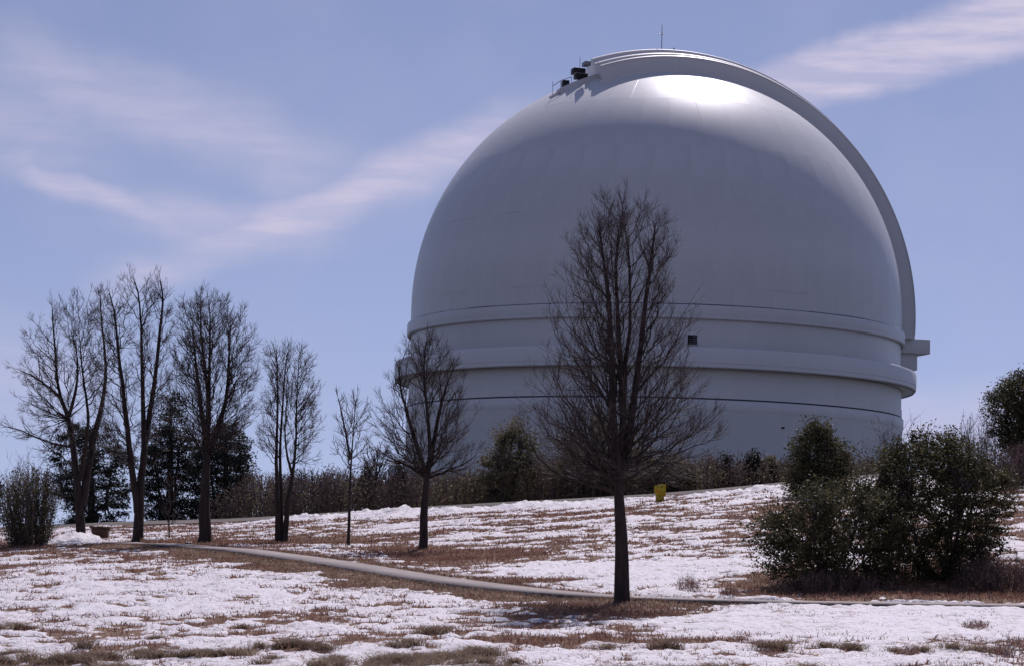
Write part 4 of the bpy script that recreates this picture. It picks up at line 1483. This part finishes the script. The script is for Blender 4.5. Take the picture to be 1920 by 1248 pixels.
# short greener turf beside the path
x, y = scatter(200000, 46, 84, 1.2)
pd = path_dist(x, y)
k = ((pd > PW + 0.1) & (pd < 2.6) & (x < 6)) | ((pd < -PW - 0.06) & (pd > -1.5) & (x < 4))
x, y = x[k], y[k]
h = g.uniform(0.03, 0.09, len(x))
V, F4, F3 = blades(x, y, h, g.uniform(0.3, 1.3, len(x)), g.uniform(0.006, 0.011, len(x)), g)
tag(obj('verge_grass', mesh_arrays('verge_grass', V, [F4, F3], M['grass_green'])), 'short dull olive turf along both edges of the path', 'grass', kind='stuff')

# ------------------------------------------------------------------ yellow sign
dY = 90.5
sb = P(1238, 948, dY)
sb[2] = gz1(sb[0], sb[1])
sgn = empty('road_sign', sb, 'yellow two-part sign on a short post at the crest road', 'sign')
c = P(1237.5, 918, dY)
pxm = dY / FPX
pw, ph = 11.0 * pxm, 11.0 * pxm
out = np.array([(-0.72, 1), (1, 1), (1, -0.75), (0.75, -1), (-0.62, -1), (-1, -0.35), (-1, 0.55)])
V = np.concatenate([[c + EX * a * pw + EZ * b * ph - EY * s for a, b in out] for s in (0.015, -0.015)])
m = len(out)
Fs = [np.arange(m)[None, ::-1], (np.arange(m) + m)[None], np.array([[q, (q + 1) % m, m + (q + 1) % m, m + q] for q in range(m)])]
obj('sign_panel', mesh_arrays('sign_panel', V, Fs, M['yellow']), sgn)
c2 = P(1237.2, 934.6, dY)
obj('sign_plaque', boxes_mesh('sign_plaque', [(c2, EX, EY, EZ, 8 * pxm, 0.015, 5.2 * pxm)], M['yellow']), sgn)
obj('sign_mark', boxes_mesh('sign_mark', [(c - EX * pw * 0.45 - EZ * ph * 0.1 - EY * 0.018, EX, EY, EZ, 0.06, 0.004, 0.05)], M['orange']), sgn)
obj('sign_mark', boxes_mesh('sign_mark', [(c + EX * pw * 0.3 + EZ * ph * 0.55 - EY * 0.018, EX, EY, EZ, 0.03, 0.004, 0.04)], M['sign_mark']), sgn)
obj('sign_mark', boxes_mesh('sign_mark', [(c + EX * pw * 0.15 - EZ * ph * 0.25 - EY * 0.018, EX, EY, EZ, 0.10, 0.004, 0.012)], M['sign_mark']), sgn)
topz = c[2] + ph * 0.8
obj('post', boxes_mesh('post', [(np.array([c[0], c[1] + 0.05, (topz + sb[2] - 0.2) / 2]), EX, EY, EZ, 0.04, 0.03, (topz - sb[2] + 0.2) / 2)], M['rust']), sgn)

# brown trough left of the fork tree
dB = 88.0
bb = P(188, 1012, dB)
bb[2] = gz1(bb[0], bb[1])
tr_ = empty('wooden_trough', bb, 'low brown wooden trough between two trunks behind the snow mound', 'trough')
u = dB / FPX
h = 18 * u
V = []
for z, hw, hd in ((-0.08, 12.5 * u, 0.22), (h, 15.5 * u, 0.32)):
    V += [bb + np.array([sx_ * hw, sy_ * hd, z]) for sx_, sy_ in ((-1, -1), (1, -1), (1, 1), (-1, 1))]
Fq = np.array([[0, 1, 5, 4], [1, 2, 6, 5], [2, 3, 7, 6], [3, 0, 4, 7], [3, 2, 1, 0], [4, 5, 6, 7]])
obj('box', mesh_arrays('box', np.array(V), [Fq], M['wood']), tr_)
for s in (-1, 1):
    obj('rim', boxes_mesh('rim', [(bb + np.array([0, s * 0.31, h + 0.03]), EX, EY, EZ, 17.5 * u, 0.05, 0.03)], M['wood']), tr_)
    obj('rim', boxes_mesh('rim', [(bb + np.array([s * 16.2 * u, 0, h + 0.025]), EX, EY, EZ, 0.05, 0.255, 0.027)], M['wood']), tr_)
